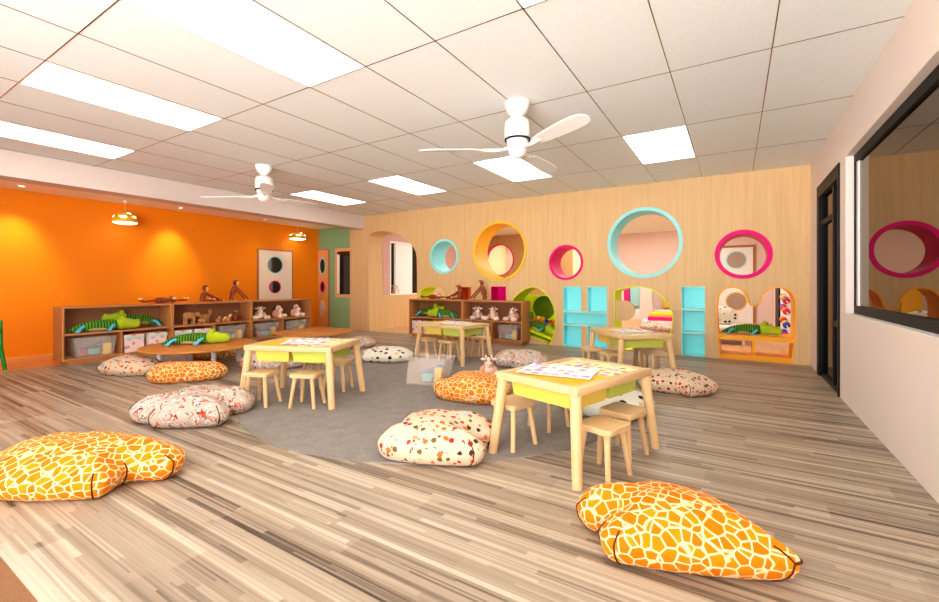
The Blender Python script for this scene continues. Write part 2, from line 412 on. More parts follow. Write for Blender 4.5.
struct('wall_green', MB().box(XO, -7.45, YG, YG + 0.12, 0, ZS), M['green_wall'], 'sage green wall at the end of the orange wall', 'wall')
struct('beam', MB().box(XB0, XB1, YF, YB, 2.25, H), M['beam_white'], 'pale ceiling beam above the low bookcases', 'beam')

struct('wall_front', MB().box(XO - 0.12, -3.0, YF - 0.1, YF, 0, H), M['white_wall'], 'plain wall behind the viewer', 'wall')  # unseen wall added to block outside light from the left half
# right wall with window opening and door opening
WY0, WY1, WZ0, WZ1 = 2.3, 4.865, 0.772, 2.13
DY0, DY1, DZ = 5.093, 6.31, 2.135
rw = MB()
rw.box(XR, XR + 0.12, YF, WY0, 0, H); rw.box(XR, XR + 0.12, WY0, WY1, 0, WZ0); rw.box(XR, XR + 0.12, WY0, WY1, WZ1, H)
rw.box(XR, XR + 0.12, WY1, DY0, 0, H); rw.box(XR, XR + 0.12, DY0, DY1, DZ, H); rw.box(XR, XR + 0.12, DY1, YB + TH, 0, H)
struct('wall_right', rw, M['white_wall'], 'warm white wall along the right side', 'wall')
struct('wall_outer', MB().box(XR + 0.12, XR + 0.16, YF, YB + TH, 0, H), M['black'], 'dark backing behind the right wall glazing', 'wall')
# window
wn = thing('window_1', 'wide black framed window set in the right white wall', 'window'); wn['kind'] = 'structure'
fx0, fx1 = XR + 0.055, XR + 0.10
f = MB(); b = 0.05
f.box(fx0, fx1, WY1 - b, WY1, WZ0, WZ1).box(fx0, fx1, WY0, WY0 + b, WZ0, WZ1).box(fx0, fx1, WY0 + b, WY1 - b, WZ0, WZ0 + 0.075).box(fx0, fx1, WY0 + b, WY1 - b, WZ1 - 0.07, WZ1)
f.build('window_frame', M['black'], wn)
MB().box(fx0 + 0.02, fx0 + 0.03, WY0 + b, WY1 - b, WZ0 + 0.07, WZ1 - 0.07).build('window_pane', M['mirror_glass'], wn)
MB().box(fx0 + 0.008, fx0 + 0.019, WY1 - b - 0.062, WY1 - b, WZ0 + 0.075, WZ1 - 0.07).build('white_blind_edge', M['white'], wn)  # white strip added to stand for the bright jamb seen in the glass
struct('trim_2', MB().box(XR + 0.001, fx0, WY0, WY1, WZ0, WZ0 + 0.006), M['white'], 'white sill of the right window', 'window sill')
# door
dr = thing('door_1', 'tall black framed glazed door in the right wall', 'door'); dr['kind'] = 'structure'
f = MB(); x0, x1 = XR - 0.012, XR + 0.06
f.box(x0, x1, DY0, DY0 + 0.05, 0, DZ).box(x0, x1, DY1 - 0.13, DY1, 0, DZ).box(x0, x1, DY0 + 0.05, DY1 - 0.13, DZ - 0.13, DZ).box(x0 + 0.02, x1, DY0 + 0.05, DY1 - 0.13, 0, 0.05)
f.build('door_frame', M['black'], dr)
f = MB(); f.box(x0 + 0.015, x1 - 0.01, 5.42, 5.48, 0.05, DZ - 0.13); f.box(x0 + 0.018, x1 - 0.012, DY0 + 0.05, 5.42, 0.62, 0.68); f.box(x0 + 0.018, x1 - 0.012, 5.48, DY1 - 0.13, 1.68, 1.73)
f.build('glazing_bar', M['black'], dr)
g = MB(); g.box(XR + 0.03, XR + 0.036, DY0 + 0.05, DY1 - 0.13, 0.05, DZ - 0.13); g.build('door_pane', M['mirror_glass'], dr)

# back wall with shaped openings ------------------------------------------
A_arch = [(-6.855, 0.004), (-6.87, 0.8), (-6.88, 1.56), (-6.888, 1.95), (-6.86, 2.08), (-6.79, 2.14), (-6.66, 2.17), (-6.528, 2.176), (-6.34, 2.155), (-6.157, 2.115), (-5.98, 2.05), (-5.828, 1.965), (-5.70, 1.88), (-5.60, 1.78), (-5.545, 1.68), (-5.52, 1.55), (-5.511, 1.2), (-5.511, 0.004)]
A_lime = [(-2.66, 0.004), (-2.722, 0.004), (-2.73, 0.05)] + [(-3.022, 0.125), (-3.212, 0.187), (-3.367, 0.302), (-3.446, 0.477), (-3.407, 0.67), (-3.33, 0.79), (-3.212, 0.89), (-3.097, 0.955), (-2.969, 0.989), (-2.837, 0.962), (-2.746, 0.894), (-2.657, 0.794), (-2.586, 0.661), (-2.551, 0.494), (-2.551, 0.31), (-2.6, 0.13)]
A_D = [(-1.601, 0.06), (-1.601, 0.5), (-1.601, 0.921)] + [(-1.52, 0.955), (-1.426, 0.984), (-1.274, 1.0), (-1.16, 0.99), (-1.06, 0.96), (-0.97, 0.905), (-0.903, 0.84), (-0.85, 0.78), (-0.808, 0.714), (-0.775, 0.64), (-0.761, 0.564), (-0.762, 0.48), (-0.769, 0.40), (-0.791, 0.315), (-0.822, 0.25), (-0.869, 0.19), (-0.964, 0.107), (-1.06, 0.06), (-1.151, 0.03), (-1.396, 0.012), (-1.52, 0.03)]
A_heart = [(-0.184, 0.004), (-0.205, 0.255), (-0.222, 0.45), (-0.228, 0.6), (-0.228, 0.76), (-0.218, 0.83), (-0.201, 0.888), (-0.148, 0.955), (-0.1, 0.985), (-0.042, 0.997), (0.01, 0.993), (0.062, 0.974), (0.122, 0.913), (0.143, 0.865), (0.156, 0.823), (0.17, 0.785), (0.189, 0.762), (0.21, 0.751), (0.231, 0.748), (0.25, 0.755), (0.267, 0.775), (0.279, 0.81), (0.288, 0.855), (0.31, 0.905), (0.346, 0.948), (0.39, 0.978), (0.442, 0.993), (0.49, 0.997), (0.537, 0.991), (0.58, 0.969), (0.616, 0.937), (0.645, 0.9), (0.662, 0.852), (0.672, 0.78), (0.674, 0.69), (0.669, 0.5), (0.662, 0.315), (0.631, 0.004)]
A_H = [(-2.426, 0.004), (-2.426, 0.987), (-2.123, 0.987), (-2.123, 0.575), (-2.019, 0.575), (-2.019, 0.987), (-1.713, 0.987), (-1.713, 0.004), (-2.019, 0.004), (-2.019, 0.36), (-2.123, 0.36), (-2.123, 0.004)]
A_col = [(-0.657, 0.004), (-0.657, 0.991), (-0.359, 0.991), (-0.359, 0.004)]
A_dome = [(-5.459, 0.3), (-5.459, 0.756), (-5.426, 0.89), (-5.37, 0.935), (-5.306, 0.96), (-5.146, 0.978), (-4.975, 0.959), (-4.84, 0.893), (-4.79, 0.83), (-4.769, 0.76), (-4.769, 0.3)]
A_os = [(-4.444, 0.35), (-4.444, 0.976), (-4.221, 0.976), (-4.221, 0.35)]
A_ms = [(-3.792, 0.35), (-3.792, 0.986), (-3.486, 0.986), (-3.486, 0.35)]
RINGS = [('cyan_pale', -4.836, 1.567, 0.342, 0.042, 'small pale turquoise round porthole, leftmost in the wooden wall'),
         ('yellow_ring', -3.622, 1.625, 0.543, 0.04, 'large golden yellow round porthole above the wooden bookcase'),
         ('magenta', -2.380, 1.386, 0.292, 0.036, 'smallest magenta round porthole between the yellow and the large turquoise ones'),
         ('cyan_pale', -1.171, 1.651, 0.534, 0.045, 'largest pale turquoise round porthole in the middle of the wooden wall'),
         ('magenta', 0.0905, 1.431, 0.333, 0.05, 'magenta round porthole above the amber two lobed opening')]
def holed_wall(name, outer, holes, y0, y1, m, label):
    cu = bpy.data.curves.new('outline', 'CURVE'); cu.dimensions = '2D'; cu.fill_mode = 'BOTH'; cu.extrude = (y1 - y0) / 2
    for poly in [outer] + holes:
        s = cu.splines.new('POLY'); s.points.add(len(poly) - 1); s.use_cyclic_u = True
        for i, p in enumerate(poly): s.points[i].co = (p[0], p[1], 0, 1)
    tmp = bpy.data.objects.new('outline', cu)
    me = bpy.data.meshes.new_from_object(tmp); bpy.data.objects.remove(tmp); bpy.data.curves.remove(cu)
    me.transform(Matrix.Translation((0, (y0 + y1) / 2, 0)) @ Matrix.Rotation(PI / 2, 4, 'X'))
    me.polygons.foreach_set('use_smooth', [False] * len(me.polygons))
    me.name = name; me.materials.clear(); me.materials.append(m)
    bm = bmesh.new(); bm.from_mesh(me); bmesh.ops.remove_doubles(bm, verts=bm.verts, dist=0.0001); bmesh.ops.recalc_face_normals(bm, faces=bm.faces); bm.to_mesh(me); bm.free()
    o = bpy.data.objects.new(name, me); COL.objects.link(o)
    return tag(o, label, 'wall', kind='structure')
holes = [A_arch, A_lime, A_D, A_heart, A_H, A_col, A_dome, A_os, A_ms] + [circle(r[1], r[2], r[3] - 0.004, 72) for r in RINGS]
holed_wall('wall_back', [(-7.45, 0), (XR, 0), (XR, H), (-7.45, H)], holes, YB, YB + TH, M['wall_wood'], 'pale wooden play wall pierced by coloured openings')

def liner(outline, t, y0, y1):
    """ring-shaped lining of an opening"""
    o = inset(outline, 0.0008); i = inset(outline, t); n = len(o); mb = MB()
    vs = [(p[0], y0, p[1]) for p in o] + [(p[0], y0, p[1]) for p in i] + [(p[0], y1, p[1]) for p in i] + [(p[0], y1, p[1]) for p in o]
    fs = []
    for k in range(n):
        j = (k + 1) % n
        for r in range(4):
            q = (r + 1) % 4
            fs.append((r * n + k, r * n + j, q * n + j, q * n + k))
    return mb.add(vs, fs)
for mk, cx, cz, r, t, lab in RINGS:
    o = thing('porthole', lab, 'round window', (cx, YB, cz), 0, 'round portholes in the wooden wall')
    liner(circle(0, 0, r - 0.005, 72), t, -0.008, TH + 0.004).build('lining', M[mk], o)
    ring = liner(circle(0, 0, r, 72), t + 0.004, -0.014, -0.001); ring.build('rim', M[mk], o)
tag(liner(A_lime, 0.014, YB - 0.006, YB + TH + 0.004).build('opening_frame', M['lime']), 'lime lining of the rounded opening right of the wooden bookcase', 'opening frame')
tag(liner(A_D, 0.014, YB - 0.006, YB + TH + 0.004).build('opening_frame', M['lime']), 'lime lining of the half round opening between turquoise niches', 'opening frame')
tag(liner(A_dome, 0.014, YB - 0.006, YB + TH + 0.004).build('opening_frame', M['lime']), 'lime lining of the low dome opening above the wooden bookcase', 'opening frame')

# amber two-lobed opening with its little shelf
hs = thing('play_counter', 'amber two lobed opening with a counter and two cubbies, right end of wooden wall', 'play counter', (0, YB, 0))
liner(A_heart, 0.02, -0.008, TH + 0.004).build('frame', M['amber'], hs)
MB().box(-0.195, 0.645, -0.004, TH, 0.272, 0.335).build('counter_top', M['amber'], hs)
MB().box(0.195, 0.232, -0.002, TH, 0.07, 0.272).build('divider', M['amber'], hs)
MB().box(-0.168, 0.618, -0.002, TH, 0.012, 0.07).build('base', M['amber'], hs)

# turquoise niches, H-shaped and column
def niche_shell(outline, depth, t=0.012):
    mb = liner(outline, t, -0.004, depth)
    n = len(outline); p = inset(outline, 0.0008)
    return mb
nh = thing('wall_niche', 'turquoise H shaped shelf niche built into the wooden wall', 'wall niche', (0, YB, 0), 0, 'coloured niches in the wooden wall')
niche_shell(A_H, 0.17).build('lining', M['cyan'], nh)
MB().box(-2.426, -1.713, 0.16, 0.172, 0.004, 0.987).build('back_panel', M['cyan'], nh)
for z in (0.575, 0.36):
    MB().box(-2.424, -1.715, -0.006, 0.16, z - 0.014, z + 0.014).build('shelf_board', M['cyan_edge'], nh)
nc = thing('wall_niche', 'narrow turquoise shelf niche right of the half round lime opening', 'wall niche', (0, YB, 0), 0, 'coloured niches in the wooden wall')
niche_shell(A_col, 0.17).build('lining', M['cyan'], nc)
MB().box(-0.656, -0.36, 0.16, 0.172, 0.006, 0.989).build('back_panel', M['cyan'], nc)
for z in (0.665, 0.332):
    MB().box(-0.654, -0.362, -0.006, 0.16, z - 0.013, z + 0.013).build('shelf_board', M['cyan_edge'], nc)
for A, mk, lab in ((A_os, 'orange_box', 'small burnt orange niche above the wooden bookcase'), (A_ms, 'magenta', 'small square magenta niche above the wooden bookcase')):
    o = thing('wall_niche', lab, 'wall niche', (0, YB, 0), 0, 'coloured niches in the wooden wall')
    niche_shell(A, 0.25).build('lining', M[mk], o)
    MB().box(A[0][0] + 0.001, A[2][0] - 0.001, 0.24, 0.252, 0.352, A[1][1] - 0.001).build('back_panel', M[mk], o)

# lime play box with tunnel behind the lime opening
lp = thing('play_tunnel', 'lime play box with a dark round tunnel seen in the rounded lime opening', 'play tunnel', (0, 0, 0))
cuo = [(-3.46, 0.07), (-2.56, 0.07), (-2.56, 0.835), (-3.46, 0.835)]
hole = circle(-2.95, 0.60, 0.215, 48)
tmpw = holed_wall('front_panel', cuo, [hole], YB + TH + 0.006, YB + TH + 0.03, M['lime'], 'x')
for k_ in ('label', 'category', 'kind'): del tmpw[k_]
tmpw.parent = lp
tn = MB(); n = 48; vs = []; fs = []
for k in range(n):
    a = 2 * PI * k / n
    for yy in (YB + TH + 0.031, YB + TH + 0.7): vs.append((-2.95 + 0.215 * math.cos(a), yy, 0.60 + 0.215 * math.sin(a)))
for k in range(n):
    j = (k + 1) % n; fs.append((2 * k, 2 * k + 1, 2 * j + 1, 2 * j))
fs.append(tuple(2 * k + 1 for k in range(n)))
tn.add(vs, fs, True); tn.build('tunnel', M['tunnel_green'], lp)
MB().prism([(-3.43, 0.32), (-3.0, 0.19), (-2.60, 0.07), (-2.57, 0.07), (-2.57, 0.10), (-3.43, 0.358)], 'y', YB + 0.02, YB + TH + 0.003).build('ledge', M['lime'], lp)

# tan rounded panel in the half round opening
pb = [(-1.586, 0.462), (-1.586, 0.772)] + [(-1.455 + 0.155 * math.sin(a), 0.617 + 0.155 * math.cos(a)) for a in [PI * k / 16 for k in range(17)]]
tag(MB().prism(pb, 'y', YB + 0.03, YB + 0.065).build('rounded_panel', M['wall_wood']), 'tan wooden panel with a rounded end inside the half round lime opening', 'panel')

# ------------------------------------------------------------------ ceiling lights
for j, y in enumerate((1.56, 5.145)):
    for i, x in enumerate((-0.69, -2.475, -4.27, -6.07)):
        where = ['rightmost', 'second from the right', 'third from the right', 'leftmost beside the beam'][i]
        t = thing('ceiling_light', f'flat lit white ceiling panel in the {["near", "far"][j]} row, {where}', 'ceiling light', (x, y, H), 0, 'lit ceiling panels')
        MB().box(-0.286, 0.286, -0.584, 0.584, -0.004, -0.0005).build('diffuser', M['lamp_white'], t)
        fr = MB()
        fr.box(-0.292, -0.286, -0.59, 0.59, -0.006, -0.0002).box(0.286, 0.292, -0.59, 0.59, -0.006, -0.0002).box(-0.286, 0.286, -0.59, -0.584, -0.006, -0.0002).box(-0.286, 0.286, 0.584, 0.59, -0.006, -0.0002)
        fr.build('frame', M['white'], t)
t = None
for i, (x, y) in enumerate([(-0.9, 9.0), (-3.2, 9.0), (-5.4, 9.0), (-0.9, 11.4), (-3.2, 11.2), (-5.4, 12.8)]):  # unseen fill lights added to brighten the room behind the play wall
    la = bpy.data.lights.new('ceiling_lamp', 'AREA'); la.shape = 'RECTANGLE'; la.size = 1.2; la.size_y = 0.6; la.energy = 34; la.color = (0.96, 1, 0.97)
    o = bpy.data.objects.new('ceiling_lamp', la); COL.objects.link(o); o.location = (x, y, H - 0.01)

# ------------------------------------------------------------------ fans
def make_fan(label, loc):
    r = thing('ceiling_fan', label, 'ceiling fan', loc, 0, 'white ceiling fans')
    MB().lathe([(0.0, 0.0), (0.105, 0.0), (0.103, -0.03), (0.085, -0.075), (0.055, -0.11), (0.03, -0.12), (0.03, -0.14)], n=40).build('canopy', M['white'], r)
    MB().lathe([(0.02, -0.135), (0.075, -0.14), (0.1, -0.16), (0.106, -0.2), (0.106, -0.295), (0.1, -0.3), (0.0, -0.3)], n=40).build('motor', M['white'], r)
    MB().lathe([(0.1, -0.301), (0.107, -0.303), (0.107, -0.314), (0.1, -0.316)], n=40).build('black_band', M['black'], r)
    MB().lathe([(0.0, -0.3), (0.09, -0.312), (0.086, -0.35), (0.072, -0.36), (0.075, -0.39), (0.066, -0.43), (0.04, -0.455), (0.0, -0.462)], n=40).build('switch_housing', M['white'], r)
    for a in (90, 210, 330):
        R = rotz(math.radians(a))
        bl = bpy.data.objects  # noqa
        k = MB(); n = 18; top = []; 
        out = [(0.26, -0.045), (0.4, -0.062), (0.6, -0.072), (0.74, -0.068), (0.8, -0.045), (0.82, 0.0), (0.8, 0.045), (0.74, 0.068), (0.6, 0.072), (0.4, 0.062), (0.26, 0.045)]
        nn = len(out)
        vs = [(x, y, -0.39 - y * 0.2 + 0.004) for x, y in out] + [(x, y, -0.39 - y * 0.2 - 0.004) for x, y in out]
        fs = [tuple(range(nn)), tuple(range(2 * nn - 1, nn - 1, -1))] + [(i, (i + 1) % nn, (i + 1) % nn + nn, i + nn) for i in range(nn)]
        k.add(vs, fs, False, R); b_ = k.build('blade', M['white'], r)
        br = MB(); br.tube([(0.07, 0, -0.375), (0.14, 0, -0.392), (0.2, 0, -0.396), (0.3, 0, -0.392)], [0.014, 0.012, 0.016, 0.012], 10, R)
        br.ell((0.26, 0, -0.394), (0.06, 0.045, 0.006), 16, 8, R)
        br.build('blade_arm', M['white'], r)
    return r
f1 = make_fan('white ceiling fan in the middle of the tiled ceiling, nearer one', (-1.544, 3.26, H))
f2 = dup(f1, 'white ceiling fan at the left by the beam, farther one', (-5.127, 3.296, H))

# ------------------------------------------------------------------ pendants and downlights
def make_pendant(label, loc):
    r = thing('pendant_lamp', label, 'pendant lamp', loc, 0, 'yellow dome pendant lamps')
    MB().lathe([(0, 0), (0.035, 0), (0.032, -0.03), (0, -0.034)], n=20).build('ceiling_rose', M['white'], r)
    MB().tube([(0, 0, -0.03), (0, 0, -0.18)], 0.004, 8).build('cord', M['cord'], r)
    pr = [(0.004, -0.175)] + [(0.2 * math.sin(a), -0.33 + 0.155 * math.cos(a)) for a in [PI / 2 * k / 10 for k in range(1, 11)]]
    MB().lathe(pr + [(0.2, -0.345), (0.19, -0.345)] + [(0.192 * math.sin(a), -0.33 + 0.148 * math.cos(a)) for a in [PI / 2 * (10 - k) / 10 for k in range(1, 10)]], n=40).build('shade', M['lamp_yellow'], r)
    MB().lathe([(0.19, -0.342), (0.192, -0.352), (0.14, -0.366), (0, -0.37)], n=32).build('diffuser', M['lamp_spot'], r)
    for az, el, w, h_ in [(-0.5, 0.42, 0.06, 0.02), (-1.7, 0.5, 0.04, 0.02), (0.6, 0.48, 0.045, 0.02), (0.2, 0.95, 0.04, 0.016), (1.7, 0.5, 0.05, 0.02), (2.8, 0.55, 0.05, 0.02), (3.7, 0.45, 0.05, 0.02)]:
        d = Vector((math.cos(el) * math.cos(az), math.cos(el) * math.sin(az), math.sin(el)))
        p = Vector((0.2 * d.x, 0.2 * d.y, -0.33 + 0.155 * d.z)); nrm = Vector((d.x / 0.2, d.y / 0.2, d.z / 0.155)).normalized()
        ux = Vector((-math.sin(az), math.cos(az), 0)); q = Matrix((ux, nrm.cross(ux), nrm)).transposed()
        MB().ell(p, (w, h_, 0.005), 18, 8, rot=q).build('cutout', M['lamp_spot'], r)
    return r
p1 = make_pendant('yellow dome pendant lamp with glowing cutouts, nearer left one', (-8.316, 2.956, ZS))
p1.scale = (0.82, 0.82, 1)
p2 = dup(p1, 'yellow dome pendant lamp near the green wall', (-8.40, 6.21, ZS), scale=(0.9, 0.9, 0.9))
for (x, y, lab) in ((-8.22, 1.76, 'small recessed downlight in the lower ceiling, leftmost'), (-8.22, 3.72, 'small recessed downlight right of the nearer pendant lamp'), (-8.22, 5.3, 'small recessed downlight before the white door')):
    r = thing('downlight', lab, 'downlight', (x, y, ZS), 0, 'recessed downlights')
    MB().lathe([(0.03, -0.001), (0.045, -0.001), (0.045, -0.006), (0.032, -0.008)], n=24).build('trim_ring', M['white'], r)
    MB().lathe([(0.0, -0.004), (0.031, -0.004)], n=24).build('lens', M['lamp_spot'], r)
    sl = bpy.data.lights.new('spot', 'SPOT'); sl.energy = 85 if y < 4 else 10; sl.spot_size = math.radians(66); sl.spot_blend = 1.0; sl.color = (1, 0.9, 0.5); sl.shadow_soft_size = 0.05
    so = bpy.data.objects.new('downlight_beam', sl); COL.objects.link(so); so.location = (x + 0.03, y, ZS - 0.02)
    so.rotation_euler = Vector((-0.42, 0, -1)).to_track_quat('-Z', 'Y').to_euler()

# ------------------------------------------------------------------ doors and windows at the left
def disc_x(mb, x, y, z, ry, rz, t=0.004, n=40):
    return mb.prism([(y + ry * math.cos(2 * PI * k / n), z + rz * math.sin(2 * PI * k / n)) for k in range(n)], 'x', x, x + t)
def ring_x(x, y, z, ri, ro, t):
    o = [(y + ro * math.cos(2 * PI * k / 40), z + ro * math.sin(2 * PI * k / 40)) for k in range(40)]
    mb = liner(o, ro - ri, 0, t)
    mb.v = [(x + v[1], v[0], v[2]) for v in mb.v]; return mb
d2 = thing('door_2', 'pale door with two dark round windows in the orange wall', 'door', (XO, 0, 0)); d2['kind'] = 'structure'
MB().box(0.0, 0.03, 5.404, 6.202, 0, 1.757).build('door_leaf', mat('cream_door', (246, 228, 206), 0.5), d2)
fr = MB().box(0.0, 0.036, 5.376, 5.404, 0, 1.785).box(0.0, 0.036, 6.202, 6.23, 0, 1.785).box(0.0, 0.036, 5.404, 6.202, 1.757, 1.785); fr.build('door_frame', M['brown_frame'], d2)
for z, r_, mk in ((1.447, 0.19, 'cyan_pale'), (0.965, 0.142, 'magenta')):
    ring_x(0.03, 5.778, z, r_ - 0.018, r_, 0.012).build('window_rim', M[mk], d2)
    w = disc_x(MB(), 0.0301, 5.778, z, r_ - 0.017, r_ - 0.017).build('window_pane', M['dark_glass'], d2)
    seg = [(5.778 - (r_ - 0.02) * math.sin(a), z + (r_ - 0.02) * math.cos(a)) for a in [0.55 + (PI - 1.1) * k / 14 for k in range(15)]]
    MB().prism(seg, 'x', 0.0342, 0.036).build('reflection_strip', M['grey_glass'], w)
d3 = thing('door_3', 'narrow orange door with three oval windows in the green wall', 'door', (0, YG, 0)); d3['kind'] = 'structure'
MB().box(-8.615, -8.25, -0.03, 0.0, 0, 1.845).build('door_leaf', mat('apricot_door', (226, 154, 92), 0.5), d3)
MB().box(-8.25, -8.225, -0.036, 0, 0, 1.865).box(-8.615, -8.25, -0.036, 0, 1.845, 1.865).build('door_frame', M['brown_frame'], d3)
for z, rx, rz_, mk, gk in ((1.462, 0.115, 0.2, 'cyan_pale', 'dark_glass'), (0.96, 0.085, 0.14, 'magenta', 'dark_glass'), (0.455, 0.115, 0.2, 'yellow_ring', 'pale_glass')):
    o = [(-8.44 + rx * math.cos(2 * PI * k / 40), z + rz_ * math.sin(2 * PI * k / 40)) for k in range(40)]
    liner(o, 0.025, -0.042, -0.03).build('window_rim', M[mk], d3)
    MB().prism(inset(o, 0.022), 'y', -0.033, -0.0302).build('window_pane', M[gk], d3)
w2 = thing('window_2', 'tall apricot framed window with dark glass in the green wall', 'window', (0, YG, 0)); w2['kind'] = 'structure'
fr = MB().box(-8.01, -7.95, -0.03, 0, 0.72, 1.86).box(-7.95, -7.46, -0.03, 0, 0.72, 0.79).box(-7.95, -7.46, -0.03, 0, 1.79, 1.86); fr.build('window_frame', mat('apricot_trim', (232, 170, 110), 0.5), w2)
MB().box(-7.95, -7.46, -0.012, -0.004, 0.79, 1.79).build('window_pane', M['dark_glass'], w2)
MB().box(-7.945, -7.87, -0.02, -0.013, 0.80, 1.72).build('window_sash', M['white'], w2)

# green chair at the left edge
gc = thing('chair', 'green plastic child chair at the far left edge of the room', 'chair', (-7.50, 1.22, 0), math.radians(25))
MB().box(-0.17, 0.17, -0.16, 0.16, 0.27, 0.30, 0.012).build('seat', M['green_plastic'], gc)
MB().box(-0.17, 0.17, 0.13, 0.16, 0.42, 0.60, 0.012).build('backrest', M['green_plastic'], gc)
for sx in (-1, 1):
    for sy in (-1, 1):
        top = 0.45 if sy > 0 else 0.28
        MB().tube([(sx * 0.18, sy * 0.17, 0), (sx * 0.15, sy * 0.145, 0.28), (sx * 0.15, sy * 0.145, top)], [0.018, 0.022, 0.02], 10).build('leg', M['green_plastic'], gc)
    MB().tube([(sx * 0.16, 0.145, 0.5), (sx * 0.2, 0.02, 0.46), (sx * 0.19, -0.12, 0.4), (sx * 0.16, -0.14, 0.3)], 0.016, 10).build('armrest', M['green_plastic'], gc)

# ------------------------------------------------------------------ room behind the play wall
struct('wall_far', MB().box(-7.0, XR + 0.15, YE, YE + 0.1, 0, H), M['pink_wall'], 'pale pink far wall of the room behind', 'wall')
struct('wall_behind_right', MB().box(XR, XR + 0.15, YB + TH, YE, 0, H), M['pink_wall'], 'pink side wall seen in the amber opening', 'wall')
holed_wall('wall_partition', [(-6.86, 0), (-3.91, 0), (-3.91, H), (-6.86, H)], [circle(-6.25, 1.78, 0.50, 48)], 11.9, 12.0, M['far_wood'], 'brown wooden partition seen through the yellow porthole')
o = tag(liner(circle(-6.25, 1.78, 0.496, 48), 0.03, 11.88, 12.01).build('porthole', M['magenta']), 'magenta ringed round hole seen through the yellow porthole', 'round window', 'round portholes in the wooden wall')
struct('trim_3', MB().box(-3.909, -3.70, 11.9, 12.6, 0, H), M['cream_panel'], 'cream end panel of the brown partition seen through the smallest porthole', 'wall panel')
tag(MB().box(-6.858, -6.84, 12.02, YE, 0.6, 2.4).build('wall_panel', M['cream_panel']), 'cream panel behind the magenta ringed hole', 'panel')
# passage at the arch
struct('wall_passage_low', MB().box(-7.0, -6.86, YB + TH, YE, 0, 0.772), M['wall_wood'], 'low wooden wall inside the archway', 'wall')
struct('wall_passage', MB().box(-7.0, -6.86, YB + TH, 7.568, 0.772, H).box(-7.0, -6.86, 7.568, 9.2, 2.04, H).box(-7.0, -6.86, 9.2, YE, 0.772, H), M['pink_dark'], 'dusky pink wall inside the archway', 'wall')
w3 = thing('window_3', 'white framed window seen through the archway', 'window', (-6.86, 0, 0)); w3['kind'] = 'structure'
MB().box(-0.13, -0.11, 7.57, 9.2, 0.775, 2.04).build('window_pane', M['dark_glass'], w3)
fr = MB().box(-0.1, 0.006, 7.568, 7.60, 0.772, 2.04).box(-0.1, 0.006, 7.60, 9.2, 0.772, 0.80).box(-0.1, 0.006, 7.60, 9.2, 2.0, 2.04); fr.build('window_frame', M['white'], w3)
MB().box(-0.09, -0.03, 7.80, 8.12, 0.80, 2.0).box(-0.09, -0.05, 8.14, 8.44, 0.80, 2.0).build('window_sash', M['white'], w3)
gl = MB()
for yy in (7.64, 7.78):
    gl.tube([(-6.87, yy + 0.11 * math.cos(a), 0.80 + 0.19 * math.sin(a)) for a in [PI * k / 12 for k in range(13)]], 0.009, 8)
tag(gl.build('wire_hoops', mat('brass_wire', (216, 176, 96), 0.35, 0.5, 0.6)), 'brass wire hoops standing on the sill inside the archway', 'ornament')

# door with round windows on the far wall
d4 = thing('door_4', 'white door with two round windows seen through the right magenta porthole', 'door', (0, YE, 0)); d4['kind'] = 'structure'
MB().box(-0.5, 0.40, -0.04, 0, 0, 2.0).build('door_leaf', M['white'], d4)
MB().box(0.40, 0.46, -0.05, 0, 0, 2.06).box(-0.56, 0.40, -0.05, 0, 2.0, 2.06).build('door_frame', M['brown_frame'], d4)
for z, r_, mk in ((1.67, 0.24, 'cyan_pale'), (0.57, 0.25, 'yellow_ring')):
    oo = circle(0.03, z, r_, 40)
    liner(oo, 0.03, -0.052, -0.04).build('window_rim', M[mk], d4)
    MB().prism(inset(oo, 0.027), 'y', -0.045, -0.0402).build('window_pane', mat('dim_glass', (168, 140, 120), 0.3), d4)
# panels in the play area seen through the half round opening
for (x0, x1, z0, z1, y, mk, lab) in (
        (-2.93, -2.84, 0.36, 1.12, 13.38, 'white', 'narrow white wall panel seen in the half round lime opening'),
        (-2.83, -2.67, 0.36, 1.12, 13.38, 'mat_magenta', 'narrow magenta wall panel seen in the half round lime opening'),
        (-2.65, -2.10, 0.39, 1.12, 13.38, 'mat_cyan', 'pale aqua cupboard panel seen in the half round lime opening'),
        (-1.75, -1.42, 0.36, 1.12, 13.38, 'yellow_ring', 'golden yellow wall panel seen in the half round lime opening'),
        (-1.41, -0.7, 0.36, 1.12, 13.38, 'far_wood', 'brown wall panel seen in the half round lime opening')):
    tag(MB().box(x0, x1, y, YE, z0, z1, 0.004).build('wall_panel', M[mk]), lab, 'panel')
tag(MB().box(-2.9, -0.6, 13.1, 13.37, 0, 0.30, 0.008).build('bench', M['white']), 'low white bench behind the stacked mats', 'bench')
pil = [(-2.30, 0), (-1.84, 0), (-1.89, 0.12), (-1.94, 0.3), (-1.98, 0.6), (-1.97, 0.9), (-1.93, 1.15), (-2.26, 1.15)]
tag(MB().prism(pil, 'y', 12.85, 13.0).build('partition_panel', M['pink_wall']), 'pale pink curved panel left of the stacked mats', 'panel')
for i, (x0, x1, z0, z1, mk, lab) in enumerate(((-2.02, -1.05, 0.0, 0.11, 'mat_cyan', 'pale aqua foam mat at the bottom of the stack'), (-1.88, -1.05, 0.111, 0.21, 'mat_magenta', 'magenta foam mat in the middle of the stack'), (-1.85, -1.05, 0.211, 0.30, 'mat_yellow', 'yellow foam mat on top of the stack'))):
    tag(MB().box(x0, x1, 11.6, 12.5, z0, z1, 0.012).build('foam_mat', M[mk]), lab, 'foam mat', 'stacked foam mats')
